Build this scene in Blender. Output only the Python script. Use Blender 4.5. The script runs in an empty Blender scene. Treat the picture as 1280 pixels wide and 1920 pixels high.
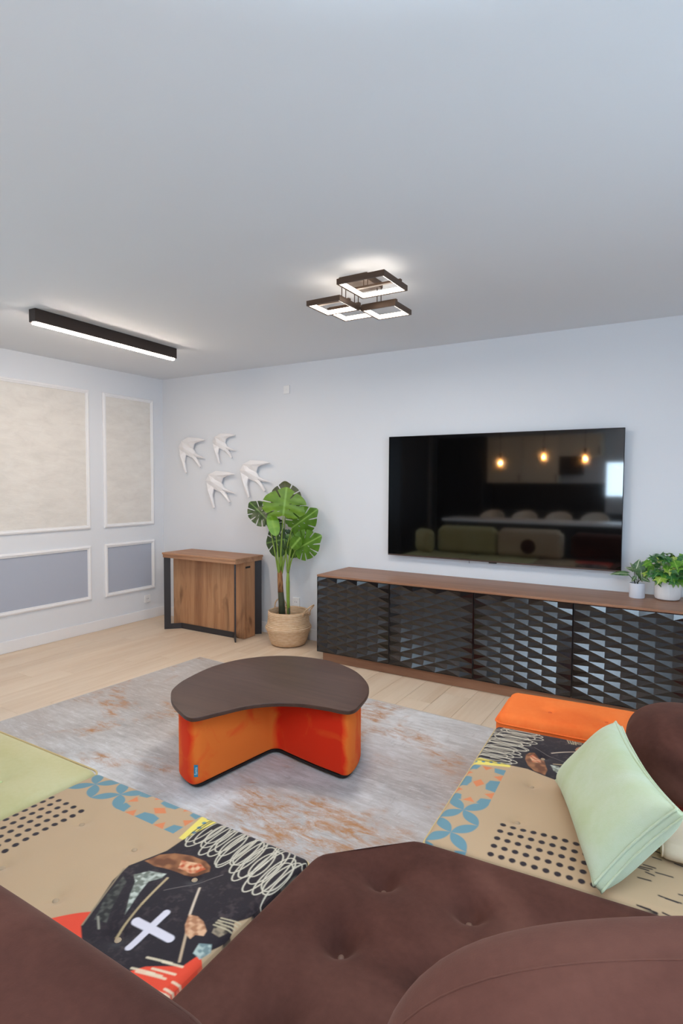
import bpy, bmesh, math, random
import numpy as np
from mathutils import Vector, Matrix
from mathutils.geometry import delaunay_2d_cdt
random.seed(7); np.random.seed(7)
scene = bpy.context.scene
COL = scene.collection
PI = math.pi

# ------------------------------------------------------------------ camera
YAW, PITCH, ROLL = math.radians(31.1013), math.radians(2.8305), math.radians(0.3064)
FPX = 1091.32
CAM = Vector((4.83206, -4.33330, 1.42132))
fw = Vector((-math.sin(YAW) * math.cos(PITCH), math.cos(YAW) * math.cos(PITCH), -math.sin(PITCH)))
rt = fw.cross(Vector((0, 0, 1))).normalized(); up = rt.cross(fw)
r2 = rt * math.cos(ROLL) + up * math.sin(ROLL); u2 = -rt * math.sin(ROLL) + up * math.cos(ROLL)
cd = bpy.data.cameras.new('camera'); cam = bpy.data.objects.new('camera', cd); COL.objects.link(cam)
cd.sensor_fit = 'HORIZONTAL'; cd.sensor_width = 36; cd.lens = FPX / 1280 * 36; cd.clip_start = 0.02
M = Matrix((r2, u2, -fw)).transposed().to_4x4(); M.translation = CAM; cam.matrix_world = M
scene.camera = cam
# ------------------------------------------------------------------ view, world, large lights
scene.view_settings.view_transform = 'Standard'; scene.view_settings.look = 'None'
scene.view_settings.gamma = 1; scene.view_settings.use_curve_mapping = False
scene.view_settings.exposure = 0.0
w = bpy.data.worlds.new('sky'); scene.world = w; w.use_nodes = True
bg = w.node_tree.nodes['Background']; bg.inputs[0].default_value = (0.62, 0.78, 1.0, 1); bg.inputs[1].default_value = 1.6

def light(name, kind, loc, target, energy, color, **kw):
    l = bpy.data.lights.new(name, kind); l.energy = energy; l.color = color
    for k, v in kw.items(): setattr(l, k, v)
    o = bpy.data.objects.new(name, l); COL.objects.link(o); o.location = loc
    d = Vector(target) - Vector(loc); o.rotation_euler = d.to_track_quat('-Z', 'Y').to_euler()
    return o
H = 2.5
ROOM_X, ROOM_Y = 6.3, -7.6
# daylight through the kitchen window, plus added unseen balcony door and left window
DAY = (0.62, 0.82, 1.0)
light('kitchen_window_daylight', 'AREA', (4.35, ROOM_Y + 0.02, 1.52), (4.35, 0, 1.45), 44, DAY, shape='RECTANGLE', size=1.8, size_y=0.62)
light('balcony_daylight', 'AREA', (ROOM_X - 0.02, -3.6, 1.2), (0, -3.6, 1.35), 50, DAY, shape='RECTANGLE', size=3.0, size_y=2.2)
light('side_window_daylight', 'AREA', (0.02, -4.0, 1.5), (5, -4.0, 1.5), 22, DAY, shape='RECTANGLE', size=1.5, size_y=1.3)
# the photographer's flash, bounced off the white ceiling above the camera
light('bounce_flash', 'SPOT', (4.95, -4.55, 1.35), (4.86, -4.36, 2.5), 730, (0.70, 0.86, 1.0), spot_size=math.radians(92), spot_blend=0.7, shadow_soft_size=0.06)

# ------------------------------------------------------------------ helpers
def lin(c):
    if isinstance(c, str): c = tuple(int(c[i:i + 2], 16) for i in (0, 2, 4))
    return tuple((x / 255 / 12.92) if x / 255 <= 0.04045 else ((x / 255 + 0.055) / 1.055) ** 2.4 for x in c)
def mat(name, col, rough=0.6, metal=0, spec=0.5, sheen=0, coat=0, emit=None, est=0, trans=0, ior=1.5, sheen_tint=None):
    m = bpy.data.materials.new(name); m.use_nodes = True
    b = m.node_tree.nodes['Principled BSDF']
    b.inputs['Base Color'].default_value = (*lin(col), 1); b.inputs['Roughness'].default_value = rough
    b.inputs['Metallic'].default_value = metal; b.inputs['Specular IOR Level'].default_value = spec
    b.inputs['Sheen Weight'].default_value = sheen; b.inputs['Coat Weight'].default_value = coat
    b.inputs['IOR'].default_value = ior; b.inputs['Transmission Weight'].default_value = trans
    if sheen_tint: b.inputs['Sheen Tint'].default_value = (*lin(sheen_tint), 1)
    if emit: b.inputs['Emission Color'].default_value = (*lin(emit), 1); b.inputs['Emission Strength'].default_value = est
    return m
class NT:
    def __init__(s, m): s.t = m.node_tree; s.b = s.t.nodes['Principled BSDF']
    def n(s, kind, **kw):
        x = s.t.nodes.new(kind)
        for k, v in kw.items():
            if k.startswith('i_'):
                key = k[2:]; key = int(key) if key.isdigit() else key.replace('_', ' ')
                x.inputs[key].default_value = v
            else: setattr(x, k, v)
        return x
    def l(s, a, b): s.t.links.new(a, b)
    def coord(s, kind='Object', scale=(1, 1, 1), rot=(0, 0, 0), loc=(0, 0, 0)):
        t = s.n('ShaderNodeTexCoord'); mp = s.n('ShaderNodeMapping')
        mp.inputs['Scale'].default_value = scale; mp.inputs['Rotation'].default_value = rot; mp.inputs['Location'].default_value = loc
        s.l(t.outputs[kind], mp.inputs[0]); return mp.outputs[0]
    def noise(s, vec, scale, detail=4, rough=0.55, dist=0):
        x = s.n('ShaderNodeTexNoise'); x.inputs['Scale'].default_value = scale; x.inputs['Detail'].default_value = detail
        x.inputs['Roughness'].default_value = rough; x.inputs['Distortion'].default_value = dist
        s.l(vec, x.inputs['Vector']); return x.outputs['Fac']
    def ramp(s, fac, stops):
        r = s.n('ShaderNodeValToRGB'); e = r.color_ramp.elements
        while len(e) < len(stops): e.new(0.5)
        for q, (p, c) in zip(e, stops):
            q.position = p; q.color = (*(lin(c) if not isinstance(c, float) else (c, c, c)), 1)
        s.l(fac, r.inputs[0]); return r.outputs[0]
    def mix(s, fac, a, b, mode='MIX'):
        x = s.n('ShaderNodeMix', data_type='RGBA', blend_type=mode)
        for sock, v in ((x.inputs[0], fac), (x.inputs[6], a), (x.inputs[7], b)):
            if isinstance(v, (int, float)): sock.default_value = v
            elif isinstance(v, (str, tuple)): sock.default_value = (*lin(v), 1)
            else: s.l(v, sock)
        return x.outputs[2]
    def color(s, c): s.l(c, s.b.inputs['Base Color'])
    def bump(s, h, strength=0.3, dist=0.01):
        b = s.n('ShaderNodeBump'); b.inputs['Strength'].default_value = strength; b.inputs['Distance'].default_value = dist
        s.l(h, b.inputs['Height']); s.l(b.outputs[0], s.b.inputs['Normal'])

class MB:
    """collects shapes; build() links them as one mesh object"""
    def __init__(s): s.v = []; s.f = []; s.mi = []; s.cur = 0
    def add(s, vs, fs):
        o = len(s.v); s.v += [tuple(v) for v in vs]; s.f += [tuple(i + o for i in f) for f in fs]; s.mi += [s.cur] * len(fs); return s
    def box(s, a, b, bev=0, T=None):
        x0, y0, z0 = a; x1, y1, z1 = b
        if bev <= 0:
            vs = [(x, y, z) for z in (z0, z1) for y in (y0, y1) for x in (x0, x1)]
            fs = [(0, 2, 3, 1), (4, 5, 7, 6), (0, 1, 5, 4), (2, 6, 7, 3), (0, 4, 6, 2), (1, 3, 7, 5)]
        else:
            bm = bmesh.new(); bmesh.ops.create_cube(bm, size=1)
            for v in bm.verts: v.co = Vector(((x0 + x1) / 2 + v.co.x * (x1 - x0), (y0 + y1) / 2 + v.co.y * (y1 - y0), (z0 + z1) / 2 + v.co.z * (z1 - z0)))
            bmesh.ops.bevel(bm, geom=bm.edges[:], offset=bev, segments=2, affect='EDGES', profile=0.5)
            bm.verts.ensure_lookup_table(); vs = [v.co[:] for v in bm.verts]; fs = [tuple(v.index for v in f.verts) for f in bm.faces]; bm.free()
        if T is not None: vs = [(T @ Vector(v))[:] for v in vs]
        return s.add(vs, fs)
    def lathe(s, prof, n=32, c=(0, 0, 0), caps=True):
        vs = []; fs = []
        for r, z in prof:
            for i in range(n):
                a = 2 * PI * i / n; vs.append((c[0] + r * math.cos(a), c[1] + r * math.sin(a), c[2] + z))
        for k in range(len(prof) - 1):
            for i in range(n): j = (i + 1) % n; fs.append((k * n + i, k * n + j, (k + 1) * n + j, (k + 1) * n + i))
        if caps:
            fs.append(tuple(reversed(range(n)))); fs.append(tuple((len(prof) - 1) * n + i for i in range(n)))
        return s.add(vs, fs)
    def tube(s, pts, r, n=8, closed=False):
        pts = [Vector(p) for p in pts]; m = len(pts); rs = r if isinstance(r, (list, tuple)) else [r] * m
        vs = []; fs = []; ref = None
        for k in range(m):
            if closed: t = pts[(k + 1) % m] - pts[k - 1]
            else: t = pts[min(k + 1, m - 1)] - pts[max(k - 1, 0)]
            t.normalize()
            if ref is None: ref = t.orthogonal().normalized()
            ref = (ref - t * ref.dot(t)).normalized(); b = t.cross(ref)
            for i in range(n):
                a = 2 * PI * i / n; vs.append((pts[k] + (ref * math.cos(a) + b * math.sin(a)) * rs[k])[:])
        for k in range(m if closed else m - 1):
            k2 = (k + 1) % m
            for i in range(n): j = (i + 1) % n; fs.append((k * n + i, k * n + j, k2 * n + j, k2 * n + i))
        if not closed: fs.append(tuple(reversed(range(n)))); fs.append(tuple((m - 1) * n + i for i in range(n)))
        return s.add(vs, fs)
    def prism(s, poly, z0, z1):
        n = len(poly); vs = [(x, y, z0) for x, y in poly] + [(x, y, z1) for x, y in poly]
        fs = [tuple(reversed(range(n))), tuple(range(n, 2 * n))] + [(i, (i + 1) % n, n + (i + 1) % n, n + i) for i in range(n)]
        return s.add(vs, fs)
    def build(s, name, m, parent=None, smooth=False, angle=None):
        me = bpy.data.meshes.new(name); me.from_pydata(s.v, [], s.f)
        for x in (m if isinstance(m, (list, tuple)) else [m]): me.materials.append(x)
        if len(me.materials) > 1: me.polygons.foreach_set('material_index', s.mi)
        me.update()
        if smooth: smooth_mesh(me, angle)
        return obj(name, me, parent)
def smooth_mesh(me, angle=None):
    me.polygons.foreach_set('use_smooth', [True] * len(me.polygons))
    if angle: me.set_sharp_from_angle(angle=math.radians(angle))
def obj(name, me, parent=None, loc=None):
    o = bpy.data.objects.new(name, me); COL.objects.link(o)
    if parent is not None: o.parent = parent
    if loc is not None: o.location = loc
    return o
def tag(o, label, cat, group=None, kind=None):
    o['label'] = label; o['category'] = cat
    if group: o['group'] = group
    if kind: o['kind'] = kind
    return o
def thing(name, label, cat, loc=(0, 0, 0), rz=0, group=None):
    o = bpy.data.objects.new(name, None); COL.objects.link(o); o.location = loc; o.rotation_euler = (0, 0, rz); o.empty_display_size = 0.1
    return tag(o, label, cat, group)
def struct(o): o['kind'] = 'structure'; return o

def cube_grid(w, d, h, r, nx, ny, nz, post=None):
    """rounded box, bottom at z=0, centred in x,y; returns verts (N,3), quads, cube coords"""
    I = []; F = []
    def face(fn, na, nb, flip):
        a, b = np.meshgrid(np.arange(na + 1), np.arange(nb + 1), indexing='ij')
        o = sum(len(x) for x in I); I.append(np.stack(fn(a.ravel(), b.ravel()), 1))
        k = (np.arange(na)[:, None] * (nb + 1) + np.arange(nb)[None, :]).ravel() + o
        q = np.stack([k, k + nb + 1, k + nb + 2, k + 1], 1); F.append(q[:, ::-1] if flip else q)
    z_ = np.zeros_like
    face(lambda a, b: (a, b, z_(a) + nz), nx, ny, False); face(lambda a, b: (a, b, z_(a)), nx, ny, True)
    face(lambda a, b: (a, z_(a), b), nx, nz, False); face(lambda a, b: (a, z_(a) + ny, b), nx, nz, True)
    face(lambda a, b: (z_(a), a, b), ny, nz, True); face(lambda a, b: (z_(a) + nx, a, b), ny, nz, False)
    I = np.concatenate(I); F = np.concatenate(F)
    key = (I[:, 0] * (ny + 1) + I[:, 1]) * (nz + 1) + I[:, 2]
    _, first, inv = np.unique(key, return_index=True, return_inverse=True)
    I = I[first].astype(float); F = inv[F]
    q = np.stack([(I[:, 0] / nx - 0.5) * w, (I[:, 1] / ny - 0.5) * d, I[:, 2] / nz * h], 1)
    half = np.array([w / 2, d / 2, h / 2]); c = q - np.array([0, 0, h / 2])
    rr = np.minimum(r, half * 0.999)
    inner = np.clip(c, -(half - rr), half - rr); dv = (c - inner) / rr
    n = np.linalg.norm(dv, axis=1, keepdims=True); n[n == 0] = 1
    p = inner + dv / n * rr + np.array([0, 0, h / 2])
    if post is not None: p = post(p, q)
    return p, F, q
def np_mesh(name, p, F, m, cols=None):
    me = bpy.data.meshes.new(name)
    me.vertices.add(len(p)); me.vertices.foreach_set('co', p.astype(np.float32).ravel())
    me.loops.add(F.size); me.loops.foreach_set('vertex_index', F.astype(np.int32).ravel())
    me.polygons.add(len(F)); me.polygons.foreach_set('loop_start', np.arange(0, F.size, 4, dtype=np.int32))
    me.update(calc_edges=True); me.polygons.foreach_set('use_smooth', [True] * len(F))
    me.materials.append(m)
    if cols is not None:
        a = me.color_attributes.new('Print', 'FLOAT_COLOR', 'POINT')
        a.data.foreach_set('color', np.concatenate([cols, np.ones((len(cols), 1))], 1).astype(np.float32).ravel())
    me.validate(); return me
def dimple(p, spots, depth, rad, top_z):
    """press tufts (x, y) into points near the top"""
    for (x, y) in spots:
        d2 = (p[:, 0] - x) ** 2 + (p[:, 1] - y) ** 2
        k = np.clip((p[:, 2] - top_z * 0.6) / (top_z * 0.3), 0, 1)
        p[:, 2] -= k * depth * (0.55 * np.exp(-d2 / (rad * 0.35) ** 2) + 0.45 * np.exp(-d2 / rad ** 2))
    return p

# ------------------------------------------------------------------ materials
m_wall = mat('wall_paint', 'e2e5ea', 0.85); 
n = NT(m_wall); n.bump(n.noise(n.coord(), 220, 2), 0.05, 0.002)
m_ceil = mat('ceiling_paint', 'e0e4e9', 0.9)
m_trim = mat('white_trim', 'eeeef0', 0.5)
m_bluepanel = mat('blue_grey_paint', 'b0b6c4', 0.8)
m_plaster = mat('relief_plaster', 'e6e2da', 0.85); n = NT(m_plaster)
c = n.coord(scale=(1, 1, 2.6)); f = n.noise(c, 5, 5, 0.65, 0.4); f2 = n.noise(n.coord(scale=(1, 1, 4)), 16, 3)
n.color(n.ramp(f, [(0.3, 'dad6d0'), (0.5, 'e2ded8'), (0.75, 'e9e6e0')])); n.bump(n.mix(0.4, f, f2), 0.22, 0.012)

def wood(name, cols, axis, scale=1.0, rough=0.45, rnd=False, knots=0.0, spec=0.4):
    m = mat(name, cols[1], rough, spec=spec); n = NT(m)
    sc = [14 * scale] * 3; sc[axis] = 0.9 * scale
    v = n.coord(scale=tuple(sc))
    if rnd:
        oi = n.n('ShaderNodeObjectInfo'); cb = n.n('ShaderNodeCombineXYZ'); mul = n.n('ShaderNodeMath', operation='MULTIPLY', i_1=37.0)
        n.l(oi.outputs['Random'], mul.inputs[0]); n.l(mul.outputs[0], cb.inputs[0]); n.l(mul.outputs[0], cb.inputs[1])
        ad = n.n('ShaderNodeVectorMath', operation='ADD'); n.l(v, ad.inputs[0]); n.l(cb.outputs[0], ad.inputs[1]); v = ad.outputs[0]
    f = n.noise(v, 1.0, 6, 0.6, 0.6); g = n.noise(v, 7.0, 3, 0.6)
    col = n.ramp(f, [(0.3, cols[0]), (0.5, cols[1]), (0.72, cols[2])])
    col = n.mix(0.22, col, n.ramp(g, [(0.3, cols[0]), (0.7, cols[2])]))
    if knots:
        sc2 = [5.0 * scale] * 3; sc2[axis] = 1.6 * scale
        k = n.ramp(n.noise(n.coord(scale=tuple(sc2)), 1.6, 3, 0.5, 1.0), [(0.60, 0.0), (0.74, 1.0)])
        col = n.mix(n.mix(1.0, k, (255 * knots,) * 3, 'MULTIPLY'), col, cols[3])
    if rnd:
        hs = n.n('ShaderNodeHueSaturation'); mr = n.n('ShaderNodeMapRange', i_3=0.975, i_4=1.02)
        n.l(oi.outputs['Random'], mr.inputs[0]); n.l(mr.outputs[0], hs.inputs['Value']); n.l(col, hs.inputs['Color']); col = hs.outputs[0]
    n.color(col); n.bump(g, 0.06, 0.002)
    return m
m_floor = wood('pale_oak_planks', ('d4ba9e', 'dfc9b0', 'e8d5be'), 1, 0.55, 0.42, True)
m_tablewood = wood('rustic_oak', ('8a5c3e', 'ad7d58', 'c4976f', '5a3722'), 2, 0.8, 0.5, knots=0.85)
m_tabletop = wood('rustic_oak_top', ('90654a', 'ae8060', 'c29674', '6a4630'), 0, 1.0, 0.5, knots=0.5)
m_walnut = wood('walnut_veneer', ('7c553f', '94694f', 'a77d61'), 0, 0.8, 0.4)
m_darktop = wood('dark_stained_oak', ('3f2a22', '4c352c', '573e34'), 0, 2.0, 0.42)
m_blackmetal = mat('black_metal', '2c2a2e', 0.45, spec=0.5)
m_facet = mat('satin_black_lacquer', '161113', 0.16, spec=0.5, ior=1.62)
m_black = mat('matt_black', '141315', 0.6)
m_white = mat('white_plastic', 'f0f0f0', 0.4)
m_porcelain = mat('white_porcelain', 'f1eff0', 0.35)
def clear_glass(name, tint):
    m = bpy.data.materials.new(name); m.use_nodes = True; g = m.node_tree; g.nodes.clear()
    o = g.nodes.new('ShaderNodeOutputMaterial'); mx = g.nodes.new('ShaderNodeMixShader'); tr = g.nodes.new('ShaderNodeBsdfTransparent'); tr.inputs[0].default_value = (*tint, 1)
    gl = g.nodes.new('ShaderNodeBsdfGlossy'); gl.inputs['Roughness'].default_value = 0.03; lw = g.nodes.new('ShaderNodeLayerWeight'); lw.inputs[0].default_value = 0.3
    g.links.new(lw.outputs['Fresnel'], mx.inputs[0]); g.links.new(tr.outputs[0], mx.inputs[1]); g.links.new(gl.outputs[0], mx.inputs[2]); g.links.new(mx.outputs[0], o.inputs[0]); return m
m_pane = clear_glass('window_glass', (0.95, 0.98, 1.0)); m_glass = clear_glass('amber_bulb_glass', (1.0, 0.78, 0.45))
m_led = mat('warm_led', 'ffffff', 0.5, emit='ffefdc', est=6.5)
m_lamphouse = mat('bronze_lamp_metal', '3a2f2a', 0.45, metal=0.3)
def velvet(name, cols, scale=3.0, sheen=0.5, tint=None, bump=0.12):
    m = mat(name, cols[1], 0.85, spec=0.15, sheen=sheen, sheen_tint=tint or cols[2]); n = NT(m)
    f = n.noise(n.coord(), scale, 3, 0.5, 0.8); g = n.noise(n.coord(), 60, 3)
    n.color(n.mix(0.15, n.ramp(f, [(0.3, cols[0]), (0.5, cols[1]), (0.72, cols[2])]), n.ramp(g, [(0.3, cols[0]), (0.7, cols[2])])))
    n.bump(n.noise(n.coord(), 350, 2), bump, 0.002); n.b.inputs['Sheen Roughness'].default_value = 0.4
    return m
m_brown = velvet('chocolate_velvet', ('3a1e17', '4c2b22', '5f3b30'), 3.5, 0.38, '8a6a5c')
m_green = velvet('pale_green_cloth', ('b3ab78', 'c0b788', 'cac198'), 2.0, 0.2)
m_mint = velvet('mint_plush', ('abb184', 'b6bc9a', 'bec3aa'), 4.0, 0.3, 'e4ead4', 0.3)
m_orange = velvet('orange_velvet', ('e8662a', 'f27837', 'f58848'), 2.5, 0.25, 'ff9a50')
m_beige = velvet('beige_cloth', ('c4ad92', 'cbb59a', 'd2bda4'), 3.0, 0.1)
m_print = mat('printed_cotton', 'd0b898', 0.8, spec=0.2, sheen=0.1); n = NT(m_print)
at = n.n('ShaderNodeAttribute', attribute_name='Print'); n.color(at.outputs['Color']); n.bump(n.noise(n.coord(), 400, 2), 0.08, 0.002)
m_pipe = mat('yellow_piping', 'c9b07c', 0.7)
m_button = mat('covered_button', 'a88e70', 0.6)
m_button_b = mat('brown_button', '6a4a3a', 0.6)
m_button_o = mat('orange_button', 'd8560f', 0.6)
m_button_g = mat('green_button', 'b9c088', 0.6)

# ------------------------------------------------------------------ room
def slab(name, a, b, m): o = MB().box(a, b).build(name, m); return struct(o)
floor = slab('floor', (-0.1, ROOM_Y - 0.1, -0.1), (ROOM_X + 0.1, 0.1, -0.012), m_black)
PW, PL = 0.19, 1.285
cache = {}
def plank_mesh(wd, ln):
    k = (round(wd, 3), round(ln, 3))
    if k not in cache:
        g = 0.0007; me = bpy.data.meshes.new('plank'); mb = MB(); x0, x1, y0, y1 = g, wd - g, -ln + g, -g; e = 0.0007
        vs = [(x0, y0, -0.012), (x1, y0, -0.012), (x1, y1, -0.012), (x0, y1, -0.012), (x0, y0, -e), (x1, y0, -e), (x1, y1, -e), (x0, y1, -e),
              (x0 + e, y0 + e, 0), (x1 - e, y0 + e, 0), (x1 - e, y1 - e, 0), (x0 + e, y1 - e, 0)]
        fs = [(8, 9, 10, 11)] + [(i, (i + 1) % 4, 4 + (i + 1) % 4, 4 + i) for i in range(4)] + [(4 + i, 4 + (i + 1) % 4, 8 + (i + 1) % 4, 8 + i) for i in range(4)]
        me.from_pydata(vs, [], fs); me.materials.append(m_floor); cache[k] = me
    return cache[k]
row = 0; x = 0.0
while x < ROOM_X - 0.005:
    wd = min(PW, ROOM_X - x); y = 0.0; first = [1.285, 0.86, 0.43, 1.07, 0.64][row * 3 % 5]
    while y > ROOM_Y + 0.005:
        ln = min(first if y == 0 else PL, y - ROOM_Y)
        obj('plank', plank_mesh(wd, ln), floor, (x, y, 0)); y -= ln
    x += wd; row += 1
slab('ceiling', (-0.1, ROOM_Y - 0.1, H), (ROOM_X + 0.1, 0.1, H + 0.1), m_ceil)
slab('wall_back', (0, 0, -0.1), (ROOM_X + 0.1, 0.1, H), m_wall)
def wall_with_hole(name, fixed, axis, lo, hi, h0, h1, z0, z1, m, t=0.1):
    mb = MB(); 
    for a0, a1, c0, c1 in ((lo, h0, -0.1, H), (h1, hi, -0.1, H), (h0, h1, -0.1, z0), (h0, h1, z1, H)):
        if c1 - c0 < 1e-4 or a1 - a0 < 1e-4: continue
        if axis == 0: mb.box((a0, fixed - t, c0), (a1, fixed, c1))
        else: mb.box((fixed, a0, c0), (fixed + t, a1, c1))
    return struct(mb.build(name, m))
wall_with_hole('wall_left', -0.1, 1, ROOM_Y - 0.1, 0.1, -4.75, -3.25, 0.85, 2.15, m_wall)
wall_with_hole('wall_rear', ROOM_Y, 0, 0, ROOM_X, 3.45, 5.25, 1.2, 1.84, m_wall)
wall_with_hole('wall_right', ROOM_X, 1, ROOM_Y - 0.1, 0, -5.1, -2.1, 0.05, 2.35, m_wall)
def window(name, a, b, nsplit, axis):
    mb = MB(); t = 0.05; (x0, y0, z0), (x1, y1, z1) = a, b
    lo, hi = (x0, x1) if axis == 0 else (y0, y1)
    def bar(l0, l1, c0, c1):
        if axis == 0: mb.box((l0, y0, c0), (l1, y1, c1))
        else: mb.box((x0, l0, c0), (x1, l1, c1))
    bar(lo, hi, z0, z0 + t); bar(lo, hi, z1 - t, z1); bar(lo, lo + t, z0 + t, z1 - t); bar(hi - t, hi, z0 + t, z1 - t)
    for i in range(1, nsplit): c = lo + (hi - lo) * i / nsplit; bar(c - t / 2, c + t / 2, z0 + t, z1 - t)
    o = struct(mb.build(name, m_white))
    for i in range(nsplit):
        l0 = lo + (hi - lo) * i / nsplit + t * 0.6; l1 = lo + (hi - lo) * (i + 1) / nsplit - t * 0.6; mp = MB()
        if axis == 0: mp.box((l0, (y0 + y1) / 2 - 0.003, z0 + t * 0.8), (l1, (y0 + y1) / 2 + 0.003, z1 - t * 0.8))
        else: mp.box(((x0 + x1) / 2 - 0.003, l0, z0 + t * 0.8), ((x0 + x1) / 2 + 0.003, l1, z1 - t * 0.8))
        mp.build('pane', m_pane, o)
    return o
window('window_1', (3.45, ROOM_Y - 0.08, 1.2), (5.25, ROOM_Y - 0.03, 1.84), 2, 0)
window('window_2', (ROOM_X + 0.03, -5.1, 0.05), (ROOM_X + 0.08, -2.1, 2.35), 3, 1)  # unseen opening, added for daylight from the right
window('window_3', (-0.08, -4.75, 0.85), (-0.03, -3.25, 2.15), 2, 1)  # unseen uncurtained window, added to bring in light from the left
def baseboard(name, a, b): struct(MB().box(a, b, 0.003).build(name, m_trim))
baseboard('baseboard_left', (0.0005, -6.0, 0.0005), (0.016, -0.0005, 0.10))
baseboard('baseboard_back', (0.0165, -0.016, 0.0005), (ROOM_X - 0.001, -0.0005, 0.10))

# wall panels: mitred picture-frame mouldings
def frame_moulding(name, y0, y1, z0, z1, wd, m_in, inner_depth):
    prof = [(0, 0.0005), (0, 0.012), (wd * 0.22, 0.019), (wd * 0.5, 0.021), (wd * 0.72, 0.014), (wd * 0.88, 0.014), (wd, 0.008), (wd, 0.0005)]
    vs = []; fs = []; k = len(prof)
    for (sy, sz, cy, cz) in ((1, 1, y0, z0), (-1, 1, y1, z0), (-1, -1, y1, z1), (1, -1, y0, z1)):
        vs += [(x_, cy + sy * o, cz + sz * o) for o, x_ in prof]
    for c in range(4):
        for i in range(k - 1): a = c * k + i; b = ((c + 1) % 4) * k + i; fs.append((a, a + 1, b + 1, b))
    o = struct(MB().add(vs, fs).build(name, m_trim))
    inner = MB().box((0.0005, y0 + wd, z0 + wd), (inner_depth, y1 - wd, z1 - wd)).build('panel', m_in, o)
    return o
YA, YB, YC, YD = -0.135, -0.739, -0.887, -2.62
frame_moulding('trim_1', YB, YA, 0.98, 2.272, 0.036, m_plaster, 0.006)
frame_moulding('trim_2', YD, YC, 0.98, 2.272, 0.036, m_plaster, 0.006)
frame_moulding('trim_3', YB, YA, 0.309, 0.823, 0.036, m_bluepanel, 0.003)
frame_moulding('trim_4', YD, YC, 0.309, 0.823, 0.036, m_bluepanel, 0.003)

# sockets and blank plate
def socket(label, loc, rz):
    t = thing('wall_socket', label, 'socket', loc, rz)
    MB().box((-0.04, -0.011, -0.04), (0.04, -0.0005, 0.04), 0.004).build('cover_plate', m_white, t)
    MB().lathe([(0.024, 0), (0.024, 0.002), (0.020, 0.002), (0.019, -0.004)], 24).add([], []).build('socket_ring', m_trim, t).matrix_local = Matrix.Translation((0, -0.0112, 0)) @ Matrix.Rotation(PI / 2, 4, 'X')
    for s in (-1, 1): MB().lathe([(0.003, 0), (0.003, 0.0015)], 10).build('pin_hole', m_black, t).matrix_local = Matrix.Translation((s * 0.009, -0.0115, 0)) @ Matrix.Rotation(PI / 2, 4, 'X')
socket('white wall socket below the small blue-grey panel near the corner', (0.0, -0.232, 0.212), PI / 2)
socket('white wall socket half hidden behind the basket and plant stems', (1.739, 0, 0.33), 0)
t = thing('junction_cover', 'small square white blanking cover high on the wall above the birds', 'cover plate', (1.63, 0, 2.272))
MB().box((-0.034, -0.010, -0.038), (0.034, -0.0005, 0.038), 0.004).build('cover_plate', m_white, t)
MB().lathe([(0.004, 0), (0.004, 0.0015)], 10).build('screw', m_trim, t).matrix_local = Matrix.Translation((0, -0.0102, 0)) @ Matrix.Rotation(PI / 2, 4, 'X')

# ------------------------------------------------------------------ rug
m_rug = mat('distressed_rug', 'b5aba5', 0.95, spec=0.1, sheen=0.15); n = NT(m_rug)
v1 = n.coord(scale=(1.2, 6, 1)); v2 = n.coord(scale=(4, 1.1, 1)); v0 = n.coord()
big = n.noise(v0, 1.5, 6, 0.62, 0.8); fine = n.noise(v1, 5.0, 7, 0.75, 0.5)
base = n.ramp(n.mix(0.55, fine, big), [(0.33, '9a9693'), (0.43, 'b3afac'), (0.53, 'cac7c5'), (0.66, 'e3e3e4')])
base = n.mix(n.ramp(n.noise(n.coord(loc=(1.3, 4.1, 0)), 0.9, 3, 0.5), [(0.45, 0.0), (0.62, 0.55)]), base, 'a59488')
base = n.mix(n.ramp(n.noise(v1, 10, 6, 0.8), [(0.54, 0.0), (0.72, 0.7)]), base, 'dfe0e2')
base = n.mix(n.ramp(n.noise(v2, 8, 6, 0.8), [(0.56, 0.0), (0.75, 0.5)]), base, '948b86')
pm = n.mix(1.0, n.ramp(n.noise(n.coord(loc=(2.6, 0.9, 0)), 1.35, 4, 0.6, 0.8), [(0.52, 0.0), (0.60, 1.0)]), n.ramp(n.noise(n.coord(scale=(1.6, 4, 1)), 5.0, 5, 0.75, 0.4), [(0.42, 0.0), (0.62, 0.9)]), 'MULTIPLY')
base = n.mix(pm, base, 'b27c49'); n.color(base); n.bump(n.noise(v1, 60, 3), 0.25, 0.004)
RUG_R = math.radians(-2.7)
rug = thing('area_rug', 'worn grey and rust patterned area rug under the orange pouf', 'rug', (1.444, -0.929, 0), RUG_R)
MB().box((0.012, -2.388, 0.0004), (2.888, -0.012, 0.009), 0.003).build('pile', m_rug, rug)
mb = MB()
mb.tube([(0.006, -0.006, 0.005), (2.894, -0.006, 0.005), (2.894, -2.394, 0.005), (0.006, -2.394, 0.005)], 0.0045, 6, True)
mb.build('bound_edge', mat('rug_binding', 'cdc5bd', 0.9), rug, True)

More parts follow.
